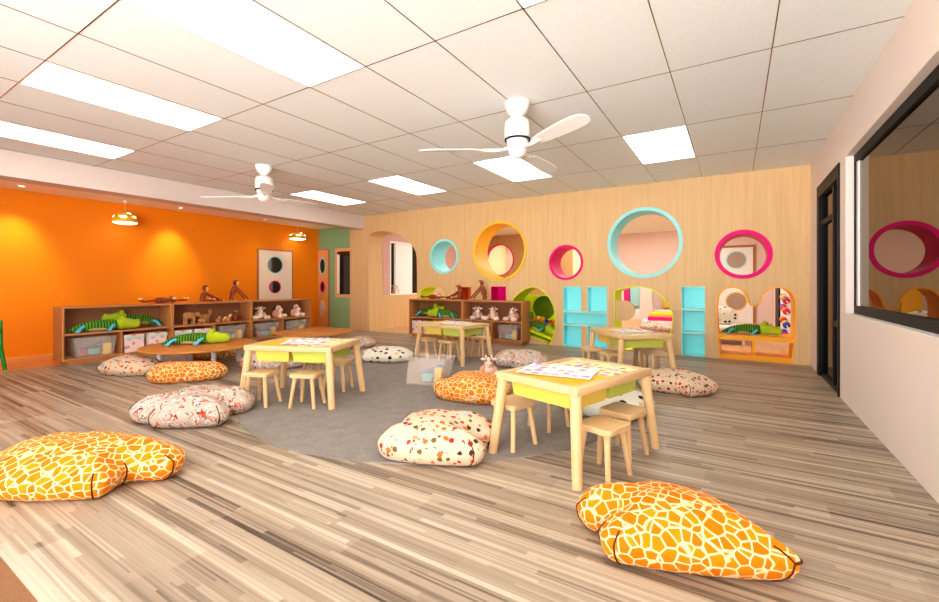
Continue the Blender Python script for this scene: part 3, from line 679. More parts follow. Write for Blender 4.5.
# toy below the tan panel
tb = thing('toy_truck', 'dark blue toy truck in the half round lime opening', 'toy', (-1.50, 8.2, 0), 0.3)
MB().box(-0.12, 0.12, -0.06, 0.06, 0.04, 0.13, 0.012).build('body', M['toy_navy'], tb)
MB().box(0.02, 0.10, -0.055, 0.055, 0.13, 0.2, 0.012).build('cab', M['toy_red'], tb)
for sx in (-0.07, 0.07):
    for sy in (-0.062, 0.062):
        MB().tube([(sx, sy - 0.012, 0.035), (sx, sy + 0.012, 0.035)], 0.035, 16).build('wheel', M['black'], tb)
# daybed in the amber opening
db = thing('daybed', 'low white daybed seen in the amber opening', 'daybed', (-0.35, 8.95, 0))
MB().box(-0.6, 0.52, -0.4, 0.4, 0.08, 0.2, 0.01).build('base', M['white'], db)
MB().box(-0.59, 0.51, -0.39, 0.39, 0.2, 0.30, 0.03).build('mattress', M['white'], db)
for sx in (-0.55, 0.47):
    for sy in (-0.35, 0.35): MB().box(sx - 0.02, sx + 0.02, sy - 0.02, sy + 0.02, 0, 0.08).build('leg', M['white'], db)
# bead frame on the side wall
bf = thing('bead_frame', 'white wall toy with rods of red, blue and yellow beads', 'bead toy', (XR, 0, 0))
MB().box(-0.03, 0.0, 8.2, 10.7, 0.0, 1.35).build('panel', M['white'], bf)
MB().box(-0.05, 0.0, 10.8, 11.7, 0.0, 2.1).build('black_post', M['black'], bf)
MB().box(-0.036, -0.03, 8.4, 8.9, 0.86, 1.22).build('mirror_frame', M['black'], bf)
MB().box(-0.042, -0.036, 8.48, 8.82, 0.92, 1.2).build('mirror', M['white'], bf)  # pane of the small black framed window, a plain white plate
k = 0
for zi, z in enumerate((0.78, 0.6, 0.38, 0.18)):
    MB().tube([(-0.09, 8.45, z - 0.06), (-0.09, 9.7, z + 0.06)], 0.008, 8).build('rod', M['white_metal'], bf)
    for q, yy in enumerate((9.36, 9.22, 8.92, 8.78)):
        zz = z - 0.06 + 0.12 * (yy - 8.45) / 1.25
        MB().ell((-0.09, yy, zz), (0.056, 0.056, 0.056), 14, 10).build('bead', M[['toy_red', 'toy_toyyellow', 'toy_blue', 'toy_red', 'toy_orange'][(q + zi * 2) % 5]], bf); k += 1

# ------------------------------------------------------------------ rug
n = 96
rg = MB(); rg.prism([(1.79 * math.cos(2 * PI * k / n), 1.79 * math.sin(2 * PI * k / n)) for k in range(n)], 'z', 0.0005, 0.008)
tag(rg.build('round_rug', M['rug'], origin=None), 'large round grey felt rug under the tables', 'rug')
bpy.data.objects['round_rug'].location = (-2.45, 3.47, 0)

# ------------------------------------------------------------------ bookcases
def make_bookcase(label, loc, rz, W=1.238, D=0.33, Ht=0.737):
    """front faces -y in local space, x along the front"""
    r = thing('bookcase', label, 'bookcase', loc, rz, 'low open bookcases')
    t = 0.022; z0 = 0.05
    MB().box(0, W, 0.0, D, Ht - t, Ht, 0.002).build('top_board', M['shelf_wood'], r)
    MB().box(0, W, 0.0, D, z0, z0 + t, 0.002).build('bottom_board', M['shelf_wood'], r)
    for x in (0, W - t): MB().box(x, x + t, 0.0, D, z0 + t, Ht - t, 0.002).build('side_panel', M['shelf_wood'], r)
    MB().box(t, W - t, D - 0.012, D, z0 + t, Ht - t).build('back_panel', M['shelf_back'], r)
    MB().box(t, W - t, 0.002, D - 0.012, 0.372, 0.372 + t, 0.002).build('shelf_board', M['shelf_wood'], r)
    MB().box(W / 2 - t / 2, W / 2 + t / 2, 0.003, D - 0.012, z0 + t, 0.372, 0.002).build('divider', M['shelf_wood'], r)
    MB().box(0.05, W - 0.03, 0.03, D - 0.02, 0.0, z0).build('plinth', M['shelf_wood'], r)
    return r
ZM = 0.395; ZT = 0.738; ZL = 0.073
# left row: local x -> world +Y, local y -> world -X : rotate 90deg
XS = -7.17
bc = make_bookcase('low bookcase nearest the green chair, first along the orange wall', (XS, 1.896, 0), PI / 2)
dup(bc, 'low bookcase with small wooden animals, middle one along the orange wall', (XS, 3.137, 0), PI / 2)
dup(bc, 'low bookcase below the pale door, last one along the orange wall', (XS, 4.378, 0), PI / 2)
YS = 6.53
bc2 = dup(bc, 'low bookcase against the wooden wall, beside the archway', (-5.43, YS, 0), 0)
dup(bc, 'low bookcase against the wooden wall, beside the lime opening', (-4.19 - 0.001, YS, 0), 0, scale=(0.955, 1, 1))

# ------------------------------------------------------------------ round tables
def make_round(label, loc):
    r = thing('round_table', label, 'table', loc, 0, 'low round wooden tables')
    MB().lathe([(0, 0.245), (0.625, 0.245), (0.637, 0.25), (0.64, 0.26), (0.637, 0.268), (0.625, 0.272), (0, 0.272)], n=64).build('table_top', M['table_wood'], r)
    for a in (80, 170, 260, 350):
        x, y = 0.44 * math.cos(math.radians(a)), 0.44 * math.sin(math.radians(a))
        MB().tube([(x, y, 0), (x, y, 0.245)], 0.028, 16).build('leg', M['white_metal'], r)
    return r
rt = make_round('low round wooden table with a plush crocodile lying on it', (-5.70, 2.82, 0))
dup(rt, 'low round wooden table before the pale door, nothing on it', (-5.74, 4.54, 0), scale=(0.93, 0.93, 1))

# ------------------------------------------------------------------ play tables and stools
def make_play_table(label, loc, rz):
    """x along the long side; the -x half holds the yellow bin"""
    r = thing('play_table', label, 'table', loc, rz, 'birch play tables')
    L, Wd, z = 0.80, 0.585, 0.50; t = 0.05; e = 0.045
    for q0, q1 in ((-Wd / 2, -Wd / 2 + t), (Wd / 2 - t, Wd / 2)): MB().box(-L / 2, L / 2, q0, q1, z - e, z, 0.006).build('long_rail', M['birch'], r)
    for q0, q1 in ((-L / 2, -L / 2 + t), (L / 2 - t, L / 2)): MB().box(q0, q1, -Wd / 2 + t, Wd / 2 - t, z - e, z, 0.006).build('end_rail', M['birch'], r)
    MB().box(-L / 2 + t, 0.0, -Wd / 2 + t, Wd / 2 - t, z - 0.02, z - 0.006).build('yellow_board', M['top_yellow'], r)
    MB().box(0.0, L / 2 - t, -Wd / 2 + t, Wd / 2 - t, z - 0.02, z - 0.006).build('patterned_board', M['play_sheet'], r)
    for sx in (-1, 1):
        for sy in (-1, 1):
            MB().tube([(sx * (L / 2 + 0.016), sy * (Wd / 2 + 0.012), 0), (sx * (L / 2 - 0.032), sy * (Wd / 2 - 0.032), z - e + 0.002)], [0.027, 0.032], 18).build('leg', M['birch_leg'], r)
    for nm, x0, x1, mk in (('yellow_bin', -L / 2 + 0.07, -0.012, 'bin_yellow'), ('lime_bin', 0.012, L / 2 - 0.07, 'bin_lime')):
        y0, y1 = -Wd / 2 + 0.06, Wd / 2 - 0.06; zt, zb = z - e + 0.012, 0.36; i = 0.012
        vs = [(x0, y0, zt), (x1, y0, zt), (x1, y1, zt), (x0, y1, zt), (x0 + i, y0 + i, zb), (x1 - i, y0 + i, zb), (x1 - i, y1 - i, zb), (x0 + i, y1 - i, zb)]
        MB().add(vs, [(0, 1, 5, 4), (1, 2, 6, 5), (2, 3, 7, 6), (3, 0, 4, 7), (4, 5, 6, 7), (0, 3, 2, 1)]).build(nm, M[mk], r)
    return r
TABLES = [('front', (-0.840, 2.604), 72.9), ('left', (-3.300, 2.520), 202.0 + 180), ('mid', (-3.252, 4.847), -7.0), ('right', (-1.021, 5.059), 128.0 + 180)]
tl = {'front': 'birch play table nearest the viewer, covered with drawings', 'left': 'birch play table in the left middle beside the round tables', 'mid': 'birch play table in front of the bookcase by the archway', 'right': 'birch play table before the half round lime opening'}
pt = make_play_table(tl['front'], (*TABLES[0][1], 0), math.radians(TABLES[0][2]))
tabs = {'front': pt}
for nm, c, a in TABLES[1:]: tabs[nm] = dup(pt, tl[nm], (*c, 0), math.radians(a))
def sheet(tab, x, y, w, h_, rz, z, mk, lab):
    c = dict((q[0], q) for q in TABLES)[tab]; a = math.radians(c[2])
    X = c[1][0] + x * math.cos(a) - y * math.sin(a); Y = c[1][1] + x * math.sin(a) + y * math.cos(a)
    o = MB().box(-w / 2, w / 2, -h_ / 2, h_ / 2, 0, 0.0012).build('drawing_sheet', M[mk]); o.location = (X, Y, z + 0.02 + (0.008 if tab == 'left' else 0.0)); o.rotation_euler = (0, 0, a + rz)
    return tag(o, lab, 'paper', 'sheets of drawings on the play tables')
sheet('front', -0.10, 0.05, 0.34, 0.44, 0.38, 0.4806, 'paper', 'white paper with small drawings on the nearest play table')
sheet('front', 0.19, -0.04, 0.26, 0.44, 0.05, 0.4755, 'play_sheet', 'pale yellow sheet with pastel drawings on the nearest play table')
sheet('left', 0.0 + -0.02, 0.05, 0.36, 0.40, 0.3, 0.4806, 'paper', 'white paper with drawings on the left middle play table')
sheet('mid', 0.0 + -0.02, 0.05, 0.36, 0.40, 0.2, 0.4806, 'paper', 'white paper with drawings on the play table by the bookcase')
sheet('right', 0.0 + -0.02, 0.05, 0.36, 0.40, 0.2, 0.4806, 'paper', 'white paper with drawings on the play table before the lime opening')

def make_stool(label, loc, rz):
    r = thing('stool', label, 'stool', loc, rz, 'small birch stools')
    pl = smooth_closed([(-0.125, -0.115), (0.0, -0.124), (0.125, -0.115), (0.13, 0.0), (0.125, 0.115), (0.0, 0.124), (-0.125, 0.115), (-0.13, 0.0)], 5)
    bm = bmesh.new()
    vb = [bm.verts.new((x, y, 0.248)) for x, y in pl]; fc = bm.faces.new(vb)
    ex = bmesh.ops.extrude_face_region(bm, geom=[fc]); bmesh.ops.translate(bm, vec=(0, 0, 0.034), verts=[v for v in ex['geom'] if isinstance(v, bmesh.types.BMVert)])
    eds = [e_ for e_ in bm.edges if abs(e_.verts[0].co.z - e_.verts[1].co.z) < 1e-6]
    bmesh.ops.bevel(bm, geom=eds, offset=0.006, segments=2, affect='EDGES', profile=0.5)
    MB().bm(bm, False).build('seat', M['birch'], r)
    for sx in (-1, 1):
        for sy in (-1, 1):
            MB().tube([(sx * 0.125, sy * 0.112, 0), (sx * 0.088, sy * 0.08, 0.25)], [0.017, 0.02], 14).build('leg', M['birch_leg'], r)
    return r
ST = [((-1.205, 2.485), 73, 'small birch stool at the left long side of the nearest play table'),
      ((-0.605, 2.36), 72, 'small birch stool closest to the viewer, right of the nearest table leg'),
      ((-0.575, 2.70), 74, 'small birch stool at the right side of the nearest play table, farther one'),
      ((-1.14, 2.93), 70, 'small birch stool half hidden behind the nearest play table'),
      ((-3.43, 2.19), 20, 'small birch stool at the near side of the left middle table, left one'),
      ((-3.06, 2.36), 24, 'small birch stool at the near side of the left middle table, by its front leg'),
      ((-3.56, 2.84), 22, 'small birch stool behind the left middle table, mostly hidden'),
      ((-3.28, 2.88), 22, 'small birch stool behind the left middle table, right one'),
      ((-3.63, 4.74), -6, 'small birch stool in front of the table by the bookcase, left one'),
      ((-3.22, 4.70), -6, 'small birch stool in front of the table by the bookcase, right one'),
      ((-3.05, 5.25), -8, 'small birch stool behind the table by the bookcase, right one'),
      ((-3.46, 5.34), -8, 'small birch stool behind the table by the bookcase, left one'),
      ((-1.43, 5.06), 128, 'small birch stool left of the table before the lime opening, farther one'),
      ((-1.15, 4.84), 128, 'small birch stool left of the table before the lime opening, nearer one'),
      ((-0.93, 5.50), 128, 'small birch stool right of the table before the lime opening, farther one'),
      ((-0.745, 5.12), 128, 'small birch stool right of the table before the lime opening, nearer one')]
s0 = None
for (x, y), a, lab in ST:
    on_rug = math.hypot(x + 2.45, y - 3.47) < 1.72
    z = 0.008 if on_rug else 0.0
    if s0 is None: s0 = make_stool(lab, (x, y, z), math.radians(a)); s0.scale = (0.84, 0.84, 1)
    else: dup(s0, lab, (x, y, z), math.radians(a), scale=(0.84, 0.84, 1))
for k_ in tabs: tabs[k_].location.z = 0.008 if k_ == 'left' else 0.0

# ------------------------------------------------------------------ cushions
def cushion(outline, h, mk, label, seams=(), R=0.13, z0=0.0, group=None, edge=None):
    cx = sum(p[0] for p in outline) / len(outline); cy = sum(p[1] for p in outline) / len(outline)
    sub = 10
    o = smooth_closed([(p[0] - cx, p[1] - cy) for p in outline], sub); n = len(o)
    if area(o) < 0: raise ValueError(label)
    segs = [(Vector(o[i]), Vector(o[(i + 1) % n])) for i in range(n)]
    def dist(p):
        best = 9
        for a, b_ in segs:
            ab = b_ - a; t = max(0, min(1, (p - a).dot(ab) / max(1e-9, ab.length_squared)))
            best = min(best, (p - a - ab * t).length)
        return best
    zm = 0.45 * h; R = R * 1.35
    ts = [1.0, 0.985, 0.96, 0.92, 0.87, 0.81, 0.74, 0.66, 0.57, 0.47, 0.36, 0.24, 0.12]
    sd = random.random() * 50
    top = []; bot = []
    for t in ts:
        rt_, rb_ = [], []
        for (x, y) in o:
            p = Vector((x * t, y * t)); d = dist(p) if t < 1 else 0.0
            u = min(d / R, 1.0); g = math.sin(PI / 2 * u) ** 0.72
            ub = min(d / 0.07, 1.0); gb = math.sqrt(max(0, 1 - (1 - ub) ** 2))
            wv = 0.035 * h * 2.0 * noise.noise(Vector((p.x * 9 + sd, p.y * 9, 0)))
            rt_.append((p.x, p.y, z0 + zm + (h - zm) * g * (0.88 + 0.12 * min(1, d / (R * 1.6))) + wv * g)); rb_.append((p.x, p.y, z0 + zm - zm * gb))
        top.append(rt_); bot.append(rb_)
    mb = MB(); vs = []; fs = []
    for r_ in top: vs += r_
    ct = len(vs); vs.append((0, 0, sum(p[2] for p in top[-1]) / n))
    K = len(ts)
    for i in range(K - 1):
        for k in range(n):
            j = (k + 1) % n; fs.append((i * n + k, i * n + j, (i + 1) * n + j, (i + 1) * n + k))
    for k in range(n): fs.append(((K - 1) * n + k, (K - 1) * n + (k + 1) % n, ct))
    b0 = len(vs)
    for r_ in bot[1:]: vs += r_
    cb = len(vs); vs.append((0, 0, z0))
    for k in range(n):
        j = (k + 1) % n; fs.append((k, b0 + k, b0 + j, j))
    for i in range(K - 2):
        for k in range(n):
            j = (k + 1) % n; fs.append((b0 + i * n + k, b0 + (i + 1) * n + k, b0 + (i + 1) * n + j, b0 + i * n + j))
    for k in range(n): fs.append((b0 + (K - 2) * n + k, cb, b0 + (K - 2) * n + (k + 1) % n))
    mb.add(vs, fs, True)
    root = mb.build('cushion', M[mk]); root.location = (cx, cy, 0)
    tag(root, label, 'cushion', group)
    for si in seams:
        i = (si * sub) % n
        path = [bot[q][i] for q in range(5, 0, -1)] + [top[q][i] for q in range(0, 5)]
        MB().tube([(p[0] * 1.004, p[1] * 1.004, max(p[2], z0 + 0.004)) for p in path], 0.0036, 8).build('seam', M['seam'], root)
    if edge:
        idx = [k % n for k in range(edge[0] * sub, edge[1] * sub + 1)]
        MB().tube([(top[0][i][0], top[0][i][1], top[0][i][2]) for i in idx], 0.005, 8).build('seam', M['seam'], root)
    return root
GC = 'printed floor cushions'
ZR = 0.008
cushion([(-0.37, 1.585), (-0.1, 1.665), (0.17, 1.80), (0.155, 1.88), (0.0, 2.06), (-0.09, 2.12), (-0.28, 2.12), (-0.42, 2.06), (-0.52, 1.98), (-0.58, 1.90), (-0.57, 1.79), (-0.50, 1.735), (-0.445, 1.755), (-0.44, 1.65)], 0.20, 'giraffe', 'orange giraffe print cushion at the lower right, in front of the nearest table', (0, 2, 10, 13), 0.15, 0, GC, (2, 5))
cushion([(-3.42, 0.66), (-3.15, 0.50), (-2.86, 0.56), (-2.56, 0.78), (-2.575, 0.88), (-2.62, 0.94), (-2.52, 1.03), (-2.50, 1.10), (-2.57, 1.19), (-2.78, 1.22), (-3.08, 1.16), (-3.38, 0.94)], 0.21, 'giraffe', 'orange giraffe print cushion at the lower left edge', (3, 5, 7), 0.2, 0, GC)
cushion([(-3.84, 1.39), (-3.70, 1.37), (-3.58, 1.42), (-3.50, 1.38), (-3.30, 1.50), (-3.13, 1.67), (-3.20, 1.79), (-3.35, 1.83), (-3.28, 1.93), (-3.33, 2.06), (-3.48, 2.12), (-3.62, 2.08), (-3.78, 2.02), (-3.98, 1.82), (-3.86, 1.62), (-3.92, 1.50)], 0.20, 'grey_print', 'grey and red print cushion between the lower left giraffe cushion and the rug', (0, 3, 5), 0.12, 0, GC)
cushion([(-1.83, 1.95), (-1.73, 1.83), (-1.48, 1.88), (-1.22, 2.02), (-1.21, 2.14), (-1.33, 2.20), (-1.27, 2.32), (-1.32, 2.45), (-1.52, 2.50), (-1.78, 2.38), (-1.90, 2.24), (-1.82, 2.10)], 0.205, 'icons', 'cream cushion with tiny coloured icons on the near edge of the rug', (0, 3, 7, 10), 0.12, ZR, GC)
cushion([(-2.26, 3.08), (-2.08, 3.05), (-1.88, 3.07), (-1.70, 3.18), (-1.68, 3.42), (-1.80, 3.58), (-2.02, 3.64), (-2.24, 3.60), (-2.36, 3.44), (-2.26, 3.29), (-2.34, 3.18)], 0.21, 'giraffe', 'orange giraffe print cushion left of the nearest table on the rug', (0, 8, 10), 0.14, ZR, GC)
cushion([(-0.80, 4.46), (-0.64, 4.36), (-0.46, 4.38), (-0.34, 4.32), (-0.24, 4.42), (-0.13, 4.60), (-0.24, 4.80), (-0.40, 4.93), (-0.66, 4.86), (-0.84, 4.68)], 0.19, 'icons', 'cream cushion with tiny icons on the striped floor right of the tables', (3,), 0.15, 0, GC)
cushion([(-1.18, 3.30), (-1.0, 3.24), (-0.82, 3.25), (-0.66, 3.33), (-0.53, 3.5), (-0.56, 3.72), (-0.74, 3.83), (-0.98, 3.80), (-1.17, 3.66), (-1.2, 3.48)], 0.19, 'spots', 'white spotted cushion behind the nearest play table', (0,), 0.17, ZR, GC)
cushion([(-4.14, 4.03), (-3.92, 4.08), (-3.72, 4.18), (-3.63, 4.34), (-3.70, 4.56), (-3.95, 4.70), (-4.22, 4.60), (-4.38, 4.40), (-4.33, 4.20), (-4.24, 4.13)], 0.165, 'spots', 'white spotted cushion at the far left of the rug', (0,), 0.14, ZR, GC)
cushion([(-2.52, 4.68), (-2.34, 4.66), (-2.2, 4.62), (-2.04, 4.64), (-1.93, 4.86), (-1.98, 5.08), (-2.2, 5.2), (-2.46, 5.10), (-2.62, 4.92)], 0.20, 'grey_print', 'grey and red print cushion behind the plush cow on the rug', (0,), 0.13, ZR, GC)
cushion([(-6.16, 1.93), (-5.92, 1.95), (-5.70, 2.06), (-5.60, 2.26), (-5.72, 2.42), (-6.05, 2.44), (-6.38, 2.30), (-6.34, 2.08)], 0.19, 'icons', 'cream cushion with tiny icons before the leftmost bookcase', (0,), 0.15, 0, GC)
cushion([(-5.27, 2.06), (-5.10, 2.02), (-4.93, 2.12), (-4.78, 2.34), (-4.72, 2.54), (-4.82, 2.66), (-4.98, 2.58), (-5.16, 2.42), (-5.32, 2.24), (-5.34, 2.14)], 0.20, 'giraffe', 'orange giraffe print cushion in front of the round table with the crocodile', (0, 4, 9), 0.11, 0, GC)
cushion([(-6.58, 3.06), (-6.34, 2.98), (-6.02, 3.16), (-5.98, 3.48), (-6.3, 3.62), (-6.6, 3.4)], 0.18, 'giraffe', 'orange giraffe print cushion half under the round table with the crocodile', (), 0.15, 0, GC)
cushion([(-5.12, 2.98), (-4.92, 2.93), (-4.70, 3.06), (-4.54, 3.32), (-4.60, 3.56), (-4.9, 3.60), (-5.2, 3.36)], 0.21, 'grey_print', 'grey and red print cushion behind the left middle play table', (), 0.14, 0, GC)
cushion([(-5.32, 4.70), (-5.14, 4.78), (-5.0, 4.96), (-5.02, 5.2), (-5.24, 5.34), (-5.5, 5.2), (-5.52, 4.9)], 0.17, 'grey_print', 'grey and red print cushion beside the empty round table', (), 0.14, 0, GC)
cushion([(-1.80, 10.18), (-1.5, 10.02), (-1.16, 9.92), (-0.98, 10.1), (-1.1, 10.45), (-1.45, 10.6), (-1.8, 10.45)], 0.21, 'grey_print', 'grey and red print cushion seen through the half round lime opening', (), 0.14, 0, GC)
for (ox, oy, w, lab) in ((-0.62, 9.08, 0.26, 'white spotted cushion on the daybed, left one'), (-0.18, 9.05, 0.24, 'white spotted cushion on the daybed, right one')):
    o = MB().ell((0, 0, 0), (w, 0.11, 0.17), 24, 14).build('cushion', M['spots']); o.location = (ox, oy, 0.46); o.rotation_euler = (-0.3, 0.1, 0.1)
    tag(o, lab, 'cushion', GC)

# ------------------------------------------------------------------ plush crocodiles (head towards +x, length about 0.8)
def make_croc(label, loc, rz):
    r = thing('plush_crocodile', label, 'plush toy', loc, rz, 'striped green plush crocodiles')
    MB().tube([(-0.40, 0, 0.018), (-0.34, 0, 0.035), (-0.26, 0, 0.055), (-0.16, 0, 0.072), (-0.04, 0, 0.078), (0.08, 0, 0.078), (0.15, 0, 0.075), (0.19, 0, 0.072)], [0.006, 0.026, 0.048, 0.066, 0.073, 0.072, 0.062, 0.045], 22).build('body', M['croc_green'], r)
    MB().ell((-0.06, 0, 0.045), (0.2, 0.066, 0.043), 20, 12).build('belly', M['croc_belly'], r)
    hd = MB().tube([(0.13, 0, 0.088), (0.155, 0, 0.09), (0.20, 0, 0.09), (0.25, 0, 0.083), (0.31, 0, 0.072), (0.36, 0, 0.068), (0.40, 0, 0.066), (0.42, 0, 0.065)], [0.04, 0.074, 0.088, 0.079, 0.062, 0.063, 0.05, 0.018], 20)
    h_ = hd.build('head', M['croc_lime'], r)
    for s in (-1, 1):
        MB().ell((0.20, s * 0.042, 0.165), (0.038, 0.034, 0.036), 14, 10).build('eye_bump', M['croc_lime'], h_)
        MB().ell((0.234, s * 0.046, 0.177), (0.008, 0.008, 0.008), 8, 6).build('eye', M['eye'], h_)
        MB().ell((0.385, s * 0.026, 0.118), (0.022, 0.017, 0.015), 10, 8).build('nostril', M['croc_lime'], h_)
    for sx, bx in ((1, 0.10), (-1, -0.22)):
        for s in (-1, 1):
            dx = -0.06 if sx > 0 else -0.07
            MB().tube([(bx, s * 0.05, 0.075), (bx + dx * 0.5, s * 0.095, 0.06), (bx + dx * 0.9, s * 0.12, 0.03), (bx + dx + 0.0, s * 0.135, 0.016), (bx + dx - 0.035, s * 0.14, 0.013)], [0.02, 0.019, 0.018, 0.018, 0.012], 12).build('leg', M['croc_blue'], r)
    return r
GCR = 'striped green plush crocodiles'
# left bookcase: facing right (head +Y) in front, and facing left behind
c0 = make_croc('plush crocodile with its head to the right, front one in the leftmost bookcase', (-7.285, 2.35, ZM), PI / 2); c0.scale = (1, 0.74, 1)
dup(c0, 'plush crocodile with its head to the left, back one in the leftmost bookcase', (-7.415, 2.76, ZM + 0.05), -PI / 2, scale=(0.95, 0.55, 0.95), rot=(0, math.radians(-8), -PI / 2))
dup(c0, 'plush crocodile lying on the low round wooden table', (-5.80, 2.80, 0.272), math.radians(52), scale=0.92)
dup(c0, 'plush crocodile with its head to the right, left one in the bookcase by the archway', (-5.09, YS + 0.225, ZM + 0.045), 0, scale=(0.85, 0.6, 0.95), rot=(0, math.radians(-7), 0))
dup(c0, 'plush crocodile with its head to the left, right one in the bookcase by the archway', (-4.66, YS + 0.10, ZM), PI, scale=(0.9, 0.64, 1.05))
dup(c0, 'plush crocodile lying in the rounded lime opening', (-2.93, YB + 0.165, 0.212), 0, scale=(0.82, 0.8, 0.95), rot=(0, math.radians(16.7), 0))
dup(c0, 'plush crocodile lying on the amber counter', (0.17, YB + 0.17, 0.335), 0, scale=(0.86, 0.9, 0.95))

# ------------------------------------------------------------------ wooden monkeys: x = facing direction, z up
def make_monkey(label, loc, rz, pose, fy=-0.75):
    r = thing('wooden_monkey', label, 'wooden toy', loc, rz, 'dark wooden toy monkeys')
    def limb(name, pts, r0=0.013, tip=True):
        o = MB().tube(pts, [r0 * 1.1] + [r0] * (len(pts) - 2) + [r0 * 0.85], 12).build(name, M['teak'], r)
        if tip: MB().ell(pts[-1], (r0 * 1.3, r0 * 1.3, r0 * 1.2), 12, 8).build('hand' if name == 'arm' else 'foot', M['maple'], o)
        return o
    if pose == 'lie':
        MB().tube([(-0.11, 0, 0.04), (-0.09, 0, 0.045), (-0.02, 0, 0.048), (0.06, 0, 0.046), (0.09, 0, 0.045)], [0.02, 0.038, 0.044, 0.036, 0.02], 18).build('body', M['teak'], r)
        hc = Vector((0.135, 0, 0.052)); face = Vector((0.3, -0.5, 0.8)).normalized()
        for s in (-1, 1):
            limb('arm', [(0.07, s * 0.035, 0.05), (0.15, s * 0.065, 0.045), (0.24, s * 0.06, 0.04), (0.30, s * 0.055, 0.045), (0.32, s * 0.055, 0.07)])
            limb('leg', [(-0.09, s * 0.025, 0.045), (-0.16, s * 0.03, 0.04), (-0.24, s * 0.03, 0.035), (-0.275, s * 0.03, 0.045), (-0.285, s * 0.03, 0.075)], 0.015)
    elif pose == 'sit':
        MB().tube([(-0.01, 0, 0.012), (-0.01, 0, 0.03), (0.0, 0, 0.07), (0.012, 0, 0.12), (0.02, 0, 0.16), (0.022, 0, 0.175)], [0.02, 0.042, 0.047, 0.04, 0.03, 0.016], 18).build('body', M['teak'], r)
        MB().ell((0.03, 0, 0.07), (0.022, 0.028, 0.034), 14, 10).build('belly', M['maple'], r)
        hc = Vector((0.035, 0, 0.225)); face = Vector((0.8, fy, -0.05)).normalized()
        for s in (-1, 1):
            limb('arm', [(0.02, s * 0.045, 0.15), (0.1, s * 0.05, 0.11), (0.2, s * 0.05, 0.055), (0.28, s * 0.05, 0.018), (0.30, s * 0.05, 0.014)])
            limb('leg', [(0.0, s * 0.035, 0.03), (0.06, s * 0.06, 0.03), (0.11, s * 0.065, 0.022), (0.135, s * 0.065, 0.022), (0.145, s * 0.065, 0.045)], 0.016)
    else:
        MB().tube([(0.0, 0, 0.09), (0.0, 0, 0.11), (0.012, 0, 0.16), (0.03, 0, 0.22), (0.04, 0, 0.255), (0.042, 0, 0.27)], [0.02, 0.042, 0.045, 0.04, 0.03, 0.014], 18).build('body', M['teak'], r)
        MB().ell((0.038, 0, 0.155), (0.018, 0.026, 0.034), 14, 10).build('belly', M['maple'], r)
        hc = Vector((0.06, 0, 0.315)); face = Vector((0.8, fy, -0.05)).normalized()
        for s in (-1, 1):
            limb('arm', [(0.04, s * 0.045, 0.245), (0.12, s * 0.05, 0.17), (0.21, s * 0.05, 0.08), (0.255, s * 0.05, 0.03), (0.265, s * 0.05, 0.014)])
            limb('leg', [(0.0, s * 0.03, 0.11), (-0.015, s * 0.04, 0.06), (-0.005, s * 0.045, 0.022), (0.02, s * 0.045, 0.014)], 0.017)
    q = face.to_track_quat('X', 'Z').to_matrix(); Mx = T(*hc) @ q.to_4x4()
    h_ = MB().ell((0, 0, 0), (0.046, 0.046, 0.048), 20, 14, Mx).build('head', M['teak'], r)
    MB().ell((0.026, 0, -0.004), (0.026, 0.036, 0.036), 16, 12, Mx).build('face', M['maple'], h_)
    MB().ell((0.022, 0, 0.03), (0.026, 0.04, 0.018), 14, 10, Mx).build('brow', M['teak'], h_)
    for s in (-1, 1):
        MB().ell((0.0, s * 0.049, 0.004), (0.008, 0.01, 0.016), 10, 8, Mx).build('ear', M['teak'], h_)
        MB().ell((0.049, s * 0.014, 0.008), (0.005, 0.005, 0.005), 8, 6, Mx).build('eye', M['eye'], h_)
    return r
make_monkey('dark wooden monkey lying on the left bookcases', (-7.335, 3.08, ZT), PI / 2, 'lie')
make_monkey('dark wooden monkey sitting on the left bookcases', (-7.335, 3.65, ZT), PI / 2, 'sit')
make_monkey('dark wooden monkey standing bent on the left bookcases', (-7.335, 4.13, ZT), PI / 2, 'stand')
m4 = make_monkey('dark wooden monkey lying on the bookcase before the wooden wall', (-4.95, YS + 0.15, ZT), 0, 'lie')
make_monkey('dark wooden monkey sitting on the bookcase before the wooden wall', (-4.33, YS + 0.15, ZT), PI, 'sit', 0.75)
make_monkey('dark wooden monkey standing bent on the bookcase before the wooden wall', (-3.82, YS + 0.15, ZT), PI, 'stand', 0.75)

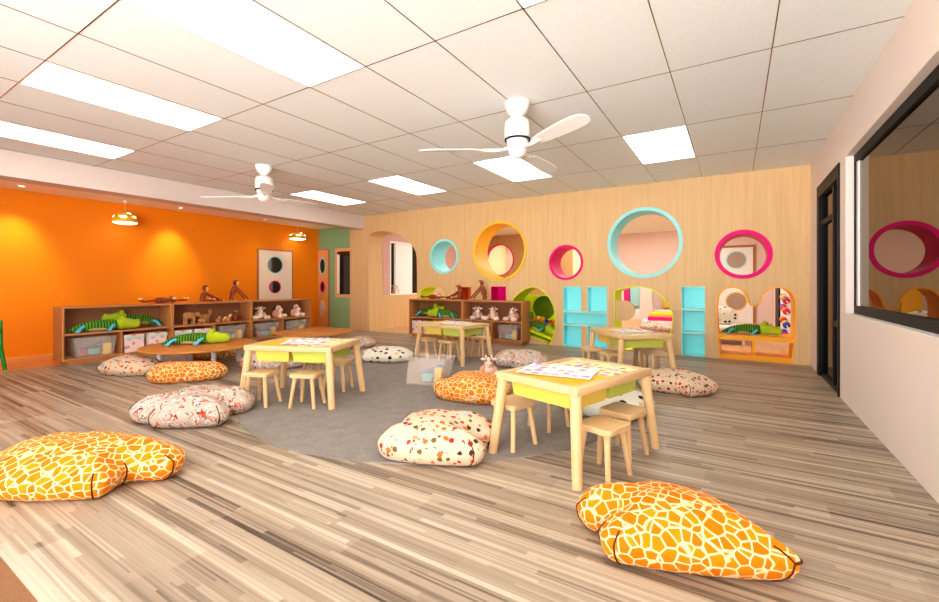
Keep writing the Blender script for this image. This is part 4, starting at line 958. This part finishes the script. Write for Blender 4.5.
# ------------------------------------------------------------------ plush cows (face along +x)
def make_cow(label, loc, rz):
    r = thing('plush_cow', label, 'plush toy', loc, rz, 'sitting pink and cream plush cows')
    MB().ell((-0.01, 0, 0.075), (0.075, 0.08, 0.08), 20, 14).build('body', M['plush_pink'], r)
    MB().ell((0.045, 0, 0.07), (0.035, 0.05, 0.055), 16, 12).build('chest', M['plush_white'], r)
    h_ = MB().ell((0.03, 0, 0.165), (0.05, 0.05, 0.052), 18, 12).build('head', M['plush_pink'], r)
    MB().ell((0.072, 0, 0.145), (0.042, 0.038, 0.034), 16, 12).build('muzzle', M['plush_white'], h_)
    MB().ell((0.045, 0, 0.19), (0.035, 0.02, 0.035), 12, 10).build('blaze', M['plush_white'], h_)
    MB().tube([(0.0, 0, 0.215), (-0.03, 0, 0.21), (-0.055, 0, 0.17), (-0.07, 0, 0.13)], [0.014, 0.016, 0.015, 0.01], 10).build('mane', M['plush_brown'], r)
    for s in (-1, 1):
        MB().ell((0.02, s * 0.062, 0.195), (0.014, 0.03, 0.014), 12, 8).build('ear', M['plush_white'], h_)
        MB().ell((0.015, s * 0.03, 0.222), (0.008, 0.008, 0.016), 10, 8).build('horn', M['plush_white'], h_)
        MB().ell((0.07, s * 0.028, 0.182), (0.006, 0.006, 0.008), 8, 6).build('eye', M['eye'], h_)
        MB().ell((0.108, s * 0.014, 0.152), (0.005, 0.006, 0.005), 8, 6).build('nostril', M['plush_brown'], h_)
        for nm, pts in (('arm', [(0.03, s * 0.06, 0.10), (0.075, s * 0.075, 0.055), (0.105, s * 0.075, 0.032)]), ('leg', [(-0.02, s * 0.06, 0.05), (0.05, s * 0.11, 0.038), (0.10, s * 0.125, 0.034)])):
            l_ = MB().tube(pts, [0.03, 0.028, 0.026], 14).build(nm, M['plush_pink'], r)
            MB().ell((pts[-1][0] + 0.012, pts[-1][1], 0.034), (0.033, 0.033, 0.034), 14, 10).build('hoof', M['plush_white'], l_)
    return r
cw = make_cow('pink and cream plush cow in the last left bookcase, leftmost', (-7.33, 4.63, ZM), math.radians(-20))
dup(cw, 'pink and cream plush cow in the last left bookcase, middle one turned right', (-7.33, 4.97, ZM), math.radians(35))
dup(cw, 'pink and cream plush cow in the last left bookcase, rightmost', (-7.33, 5.36, ZM), math.radians(25))
dup(cw, 'pink and cream plush cow in the bookcase by the lime opening, leftmost', (-3.96, YS + 0.15, ZM), math.radians(-50))
dup(cw, 'pink and cream plush cow in the bookcase by the lime opening, middle one', (-3.62, YS + 0.15, ZM), math.radians(-90))
dup(cw, 'pink and cream plush cow in the bookcase by the lime opening, rightmost', (-3.22, YS + 0.15, ZM), math.radians(-110))
dup(cw, 'pink and cream plush cow sitting on the rug behind a giraffe cushion', (-2.32, 4.16, ZR), math.radians(-62))

# ------------------------------------------------------------------ small wooden animals on the middle left bookcase
def animal(label, y, sc, kind, x=-7.30):
    r = thing('wooden_animal', label, 'wooden toy', (x, y, ZM), PI / 2, 'small wooden toy animals')
    r.scale = (sc,) * 3
    mk = M['toy_wood'] if kind != 'bear' else M['teak']
    if kind in ('elephant', 'deer', 'dog'):
        fat = 0.055 if kind == 'elephant' else 0.035
        zb = 0.13 if kind != 'dog' else 0.08
        MB().tube([(-0.085, 0, zb), (-0.06, 0, zb), (0, 0, zb + 0.004), (0.06, 0, zb), (0.085, 0, zb)], [0.02, fat, fat * 1.05, fat * 0.95, 0.02], 16).build('body', mk, r)
        for sx in (-0.055, 0.055):
            for sy in (-1, 1): MB().tube([(sx, sy * fat * 0.6, 0), (sx, sy * fat * 0.6, zb)], 0.018 if kind == 'elephant' else 0.011, 10).build('leg', mk, r)
        hz = zb + (0.02 if kind == 'elephant' else 0.07); hx = 0.12 if kind == 'elephant' else 0.1
        if kind != 'elephant': MB().tube([(0.065, 0, zb), (0.085, 0, zb + 0.04), (hx, 0, hz)], [0.026, 0.02, 0.018], 10).build('neck', mk, r)
        h_ = MB().ell((hx, 0, hz), (0.042, 0.034, 0.036) if kind == 'elephant' else (0.036, 0.024, 0.024), 14, 10).build('head', mk, r)
        for sy in (-1, 1): MB().ell((hx - 0.015, sy * 0.034, hz + (0.0 if kind == 'elephant' else 0.026)), (0.014, 0.008, 0.03), 10, 8).build('ear', mk, h_)
        if kind == 'elephant': MB().tube([(hx + 0.03, 0, hz - 0.005), (hx + 0.055, 0, hz - 0.05), (hx + 0.05, 0, 0.05)], [0.018, 0.014, 0.01], 10).build('trunk', mk, h_)
    elif kind == 'bird':
        MB().ell((0, 0, 0.05), (0.05, 0.036, 0.05), 14, 10).build('body', mk, r)
        h_ = MB().ell((0.035, 0, 0.11), (0.03, 0.028, 0.028), 12, 10).build('head', M['maple'], r)
        MB().tube([(0.06, 0, 0.108), (0.085, 0, 0.104)], [0.008, 0.002], 8).build('beak', M['toy_orange'], h_)
        MB().ell((0, 0, 0.006), (0.03, 0.03, 0.006), 12, 8).build('foot', M['maple'], r)
    else:
        MB().tube([(0, 0, 0.0), (0, 0, 0.02), (0, 0, 0.07), (0.0, 0, 0.13), (0, 0, 0.15)], [0.03, 0.048, 0.05, 0.036, 0.014], 16).build('body', mk, r)
        h_ = MB().ell((0.01, 0, 0.175), (0.04, 0.042, 0.036), 14, 10).build('head', mk, r)
        MB().ell((0.03, 0, 0.168), (0.022, 0.028, 0.022), 12, 8).build('face', M['maple'], h_)
        for sy in (-1, 1):
            MB().ell((0, sy * 0.04, 0.2), (0.01, 0.014, 0.014), 10, 8).build('ear', M['maple'], h_)
            MB().tube([(0.01, sy * 0.045, 0.12), (0.07, sy * 0.05, 0.09), (0.12, sy * 0.05, 0.03)], 0.014, 10).build('arm', mk, r)
            MB().tube([(0.02, sy * 0.03, 0.025), (0.08, sy * 0.04, 0.02)], 0.017, 10).build('leg', mk, r)
    return r
animal('wooden elephant in the middle left bookcase, leftmost animal', 3.43, 1.0, 'elephant')
animal('small wooden dog next to the elephant in the middle left bookcase', 3.60, 0.7, 'dog', -7.26)
animal('wooden deer in the middle left bookcase, right of the dog', 3.70, 0.85, 'deer', -7.36)
animal('tiny wooden bird in the middle left bookcase, right of the deer', 3.87, 0.7, 'bird')
animal('tiny wooden bird in the middle left bookcase, second from the right', 3.97, 0.65, 'bird')
animal('wooden bird beside the dark bear in the middle left bookcase', 4.05, 0.9, 'bird')
animal('dark wooden bear sitting at the right of the middle left bookcase', 4.17, 0.85, 'bear')

# ------------------------------------------------------------------ clear tubs with toys, cartons
def make_tub(label, loc, rz, w=0.46, d=0.26, h=0.25, shear=(0, 0)):
    r = thing('storage_tub', label, 'storage tub', loc, rz, 'clear plastic toy tubs')
    t = 0.006
    def ring(s, z, k=0.0): 
        W, D = w / 2 * s - k, d / 2 * s - k; sx, sy = shear[0] * z / h, shear[1] * z / h
        return [(-W + sx, -D + sy, z), (W + sx, -D + sy, z), (W + sx, D + sy, z), (-W + sx, D + sy, z)]
    vs = ring(0.84, 0.001) + ring(1, h) + ring(1, h, t) + ring(0.84, 0.001 + t, t)
    fs = []
    for a in (0, 4, 8):
        for k in range(4):
            j = (k + 1) % 4; fs.append((a + k, a + j, a + 4 + j, a + 4 + k))
    fs += [(3, 2, 1, 0), (12, 13, 14, 15)]
    MB().add(vs, fs).build('tub', M['clear'], r)
    rim = MB(); o = ring(1.02, h); i = ring(0.98, h); o2 = ring(1.02, h + 0.008); i2 = ring(0.98, h + 0.008)
    vs = o + i + i2 + o2; fs = []
    for k in range(4):
        j = (k + 1) % 4
        for a in range(4):
            b_ = (a + 1) % 4; fs.append((a * 4 + k, a * 4 + j, b_ * 4 + j, b_ * 4 + k))
    rim.add(vs, fs).build('rim', M['clear'], r)
    return r
def put(parts_root_loc, rz, x, y, z):
    c, s = math.cos(rz), math.sin(rz)
    return (parts_root_loc[0] + x * c - y * s, parts_root_loc[1] + x * s + y * c, parts_root_loc[2] + z)
def toys(loc, rz, where, sc=1.0):
    gp = 'toys in the clear tubs'
    o = MB().box(-0.05, 0.05, -0.035, 0.035, 0, 0.07, 0.006).build('toy_block', M['toy_teal']); o.location = put(loc, rz, 0.0 * sc, -0.07, 0.03); o.rotation_euler = (0, 0, rz + 0.1); tag(o, f'teal toy block in the clear tub {where}', 'toy block', gp)
    o = MB().box(-0.04, 0.04, -0.035, 0.035, 0, 0.15, 0.006).build('toy_block', M['toy_toyyellow']); o.location = put(loc, rz, 0.135 * sc, -0.06, 0.012); o.rotation_euler = (0, 0.06, rz); tag(o, f'yellow toy block in the clear tub {where}', 'toy block', gp)
    o = MB().box(-0.10, 0.10, -0.04, 0.04, 0, 0.06, 0.012).build('toy_block', M['toy_coral']); o.location = put(loc, rz, -0.02 * sc, 0.03, 0.012); o.rotation_euler = (0, 0, rz - 0.1); tag(o, f'coral toy block in the clear tub {where}', 'toy block', gp)
    r = thing('toy_rattle', f'blue toy rattle in the clear tub {where}', 'toy', put(loc, rz, -0.01 * sc, 0.02, 0.125), rz, gp)
    MB().tube([(-0.12, 0, -0.04), (0.07, 0, 0.02)], [0.018, 0.014], 12).build('handle', M['toy_steel'], r)
    MB().ell((0.10, 0, 0.03), (0.04, 0.03, 0.035), 14, 10).build('knob', M['toy_steel'], r)
tb0 = None
TUBS = [((-7.33, 2.24, ZL), PI / 2, 'in the leftmost bookcase', 1), ((-7.33, 4.06, ZL), PI / 2, 'in the middle left bookcase', 1), ((-7.33, 4.70, ZL), PI / 2, 'in the last left bookcase, left bay', 1), ((-7.33, 5.30, ZL), PI / 2, 'in the last left bookcase, right bay', 1),
        ((-3.30, YS + 0.155, ZL), 0, 'in the bookcase by the lime opening, right bay', 0.85), ((-3.87, YS + 0.155, ZL), 0, 'in the bookcase by the lime opening, left bay', 0.85), ((-4.52, YS + 0.155, ZL), 0, 'in the bookcase by the archway', 0.85)]
for loc, rz, where, sc in TUBS:
    lab = f'clear plastic tub of toys {where}'
    if tb0 is None: tb0 = make_tub(lab, loc, rz)
    else: dup(tb0, lab, loc, rz, scale=(sc, 1, 1))
    toys(loc, rz, where, sc)
tr_ = make_tub('clear plastic tub of toys standing on the rug', (-2.72, 3.56, ZR), math.radians(13), 0.42, 0.30, 0.25, (0.02, 0.10))
toys((-2.70, 3.60, ZR), math.radians(13), 'on the rug', 0.85)

def make_carton(label, loc, rz):
    r = thing('storage_box', label, 'storage box', loc, rz, 'pink patterned storage boxes')
    MB().box(-0.115, 0.115, -0.12, 0.12, 0.0, 0.21, 0.003).build('box', M['carton'], r)
    MB().box(-0.12, 0.12, -0.125, 0.125, 0.212, 0.248, 0.003).build('lid', M['carton'], r)
    MB().box(-0.121, 0.121, -0.1265, -0.1205, 0.195, 0.214).build('mint_band', M['carton_lid'], r)
    return r
CT = [((-7.32, 2.67, ZL), PI / 2, 'pink patterned storage box in the leftmost bookcase, left one'), ((-7.32, 2.96, ZL), PI / 2, 'pink patterned storage box in the leftmost bookcase, right one'),
      ((-7.32, 3.30, ZL), PI / 2, 'pink patterned storage box in the middle left bookcase, left one'), ((-7.32, 3.59, ZL), PI / 2, 'pink patterned storage box in the middle left bookcase, right one'),
      ((-5.26, YS + 0.15, ZL), 0, 'pink patterned storage box in the bookcase by the archway, left one'), ((-4.97, YS + 0.15, ZL), 0, 'pink patterned storage box in the bookcase by the archway, right one')]
k0 = None
for loc, rz, lab in CT:
    if k0 is None: k0 = make_carton(lab, loc, rz)
    else: dup(k0, lab, loc, rz)

# toy balls and blocks heaped behind the crocodile in the lime opening
cols = ['toy_pinkp', 'toy_pinkp', 'toy_red', 'toy_red', 'toy_blue', 'toy_teal', 'toy_mag', 'toy_navy', 'toy_grn', 'toy_orange', 'toy_toyyellow', 'toy_orange', 'toy_blue', 'toy_red', 'toy_orange', 'toy_pinkp']
cname = {'toy_pinkp': 'pale pink', 'toy_red': 'red', 'toy_blue': 'blue', 'toy_teal': 'teal', 'toy_mag': 'magenta', 'toy_navy': 'navy', 'toy_grn': 'green', 'toy_orange': 'orange', 'toy_toyyellow': 'yellow'}
for i, ck in enumerate(cols):
    rr = 0.036 + 0.008 * (i % 3)
    u = (i % 8) / 7; row = i // 8
    x = -3.20 + 0.54 * u; zb = 0.10 + (-2.57 - x) * 0.3 + (0.085 if row else 0.0)
    o = MB().ell((0, 0, 0), (rr, rr, rr), 16, 12).build('toy_ball', M[ck]); o.location = (x + (0.03 if row else 0), YB + 0.345 + 0.03 * row, zb + rr + 0.045)
    tag(o, f'{cname[ck]} toy ball in the rounded lime opening, {["lower", "upper"][row]} row, number {i % 8 + 1} from the left', 'toy ball', 'toy balls in the lime opening')

# ------------------------------------------------------------------ light from outside, camera, view
w = bpy.data.worlds.new('daylight'); scene.world = w; w.use_nodes = True
bg = w.node_tree.nodes['Background']; # dim pale sky above; bright glow below the horizon added to light the ceiling
_t = w.node_tree; _tc = _t.nodes.new('ShaderNodeTexCoord'); _sp = _t.nodes.new('ShaderNodeSeparateXYZ'); _rp = _t.nodes.new('ShaderNodeValToRGB')
_t.links.new(_tc.outputs['Generated'], _sp.inputs[0])
_mr = _t.nodes.new('ShaderNodeMapRange'); _mr.inputs[1].default_value = -1; _mr.inputs[2].default_value = 1; _t.links.new(_sp.outputs[2], _mr.inputs[0])
_rp.color_ramp.elements[0].position = 0.49; _rp.color_ramp.elements[0].color = (1.0, 0.99, 0.97, 1)
_rp.color_ramp.elements[1].position = 0.51; _rp.color_ramp.elements[1].color = (0.32, 0.335, 0.35, 1)
_t.links.new(_mr.outputs[0], _rp.inputs[0]); _t.links.new(_rp.outputs[0], bg.inputs[0]); bg.inputs[1].default_value = 20

cam = bpy.data.cameras.new('camera'); co = bpy.data.objects.new('camera', cam); COL.objects.link(co)
co.location = (0, 0, 1.03); co.rotation_euler = (PI / 2, 0, math.radians(31.71))
cam.sensor_width = 36; cam.lens = 429.7 / 939 * 36; cam.shift_y = -(301 - 284) / 939
cam.clip_start = 0.05
scene.camera = co
vs_ = scene.view_settings
vs_.view_transform = 'Standard'; vs_.look = 'None'; vs_.gamma = 1; vs_.exposure = 0.28; vs_.use_curve_mapping = False
try: scene.cycles.use_denoising = True
except Exception: pass
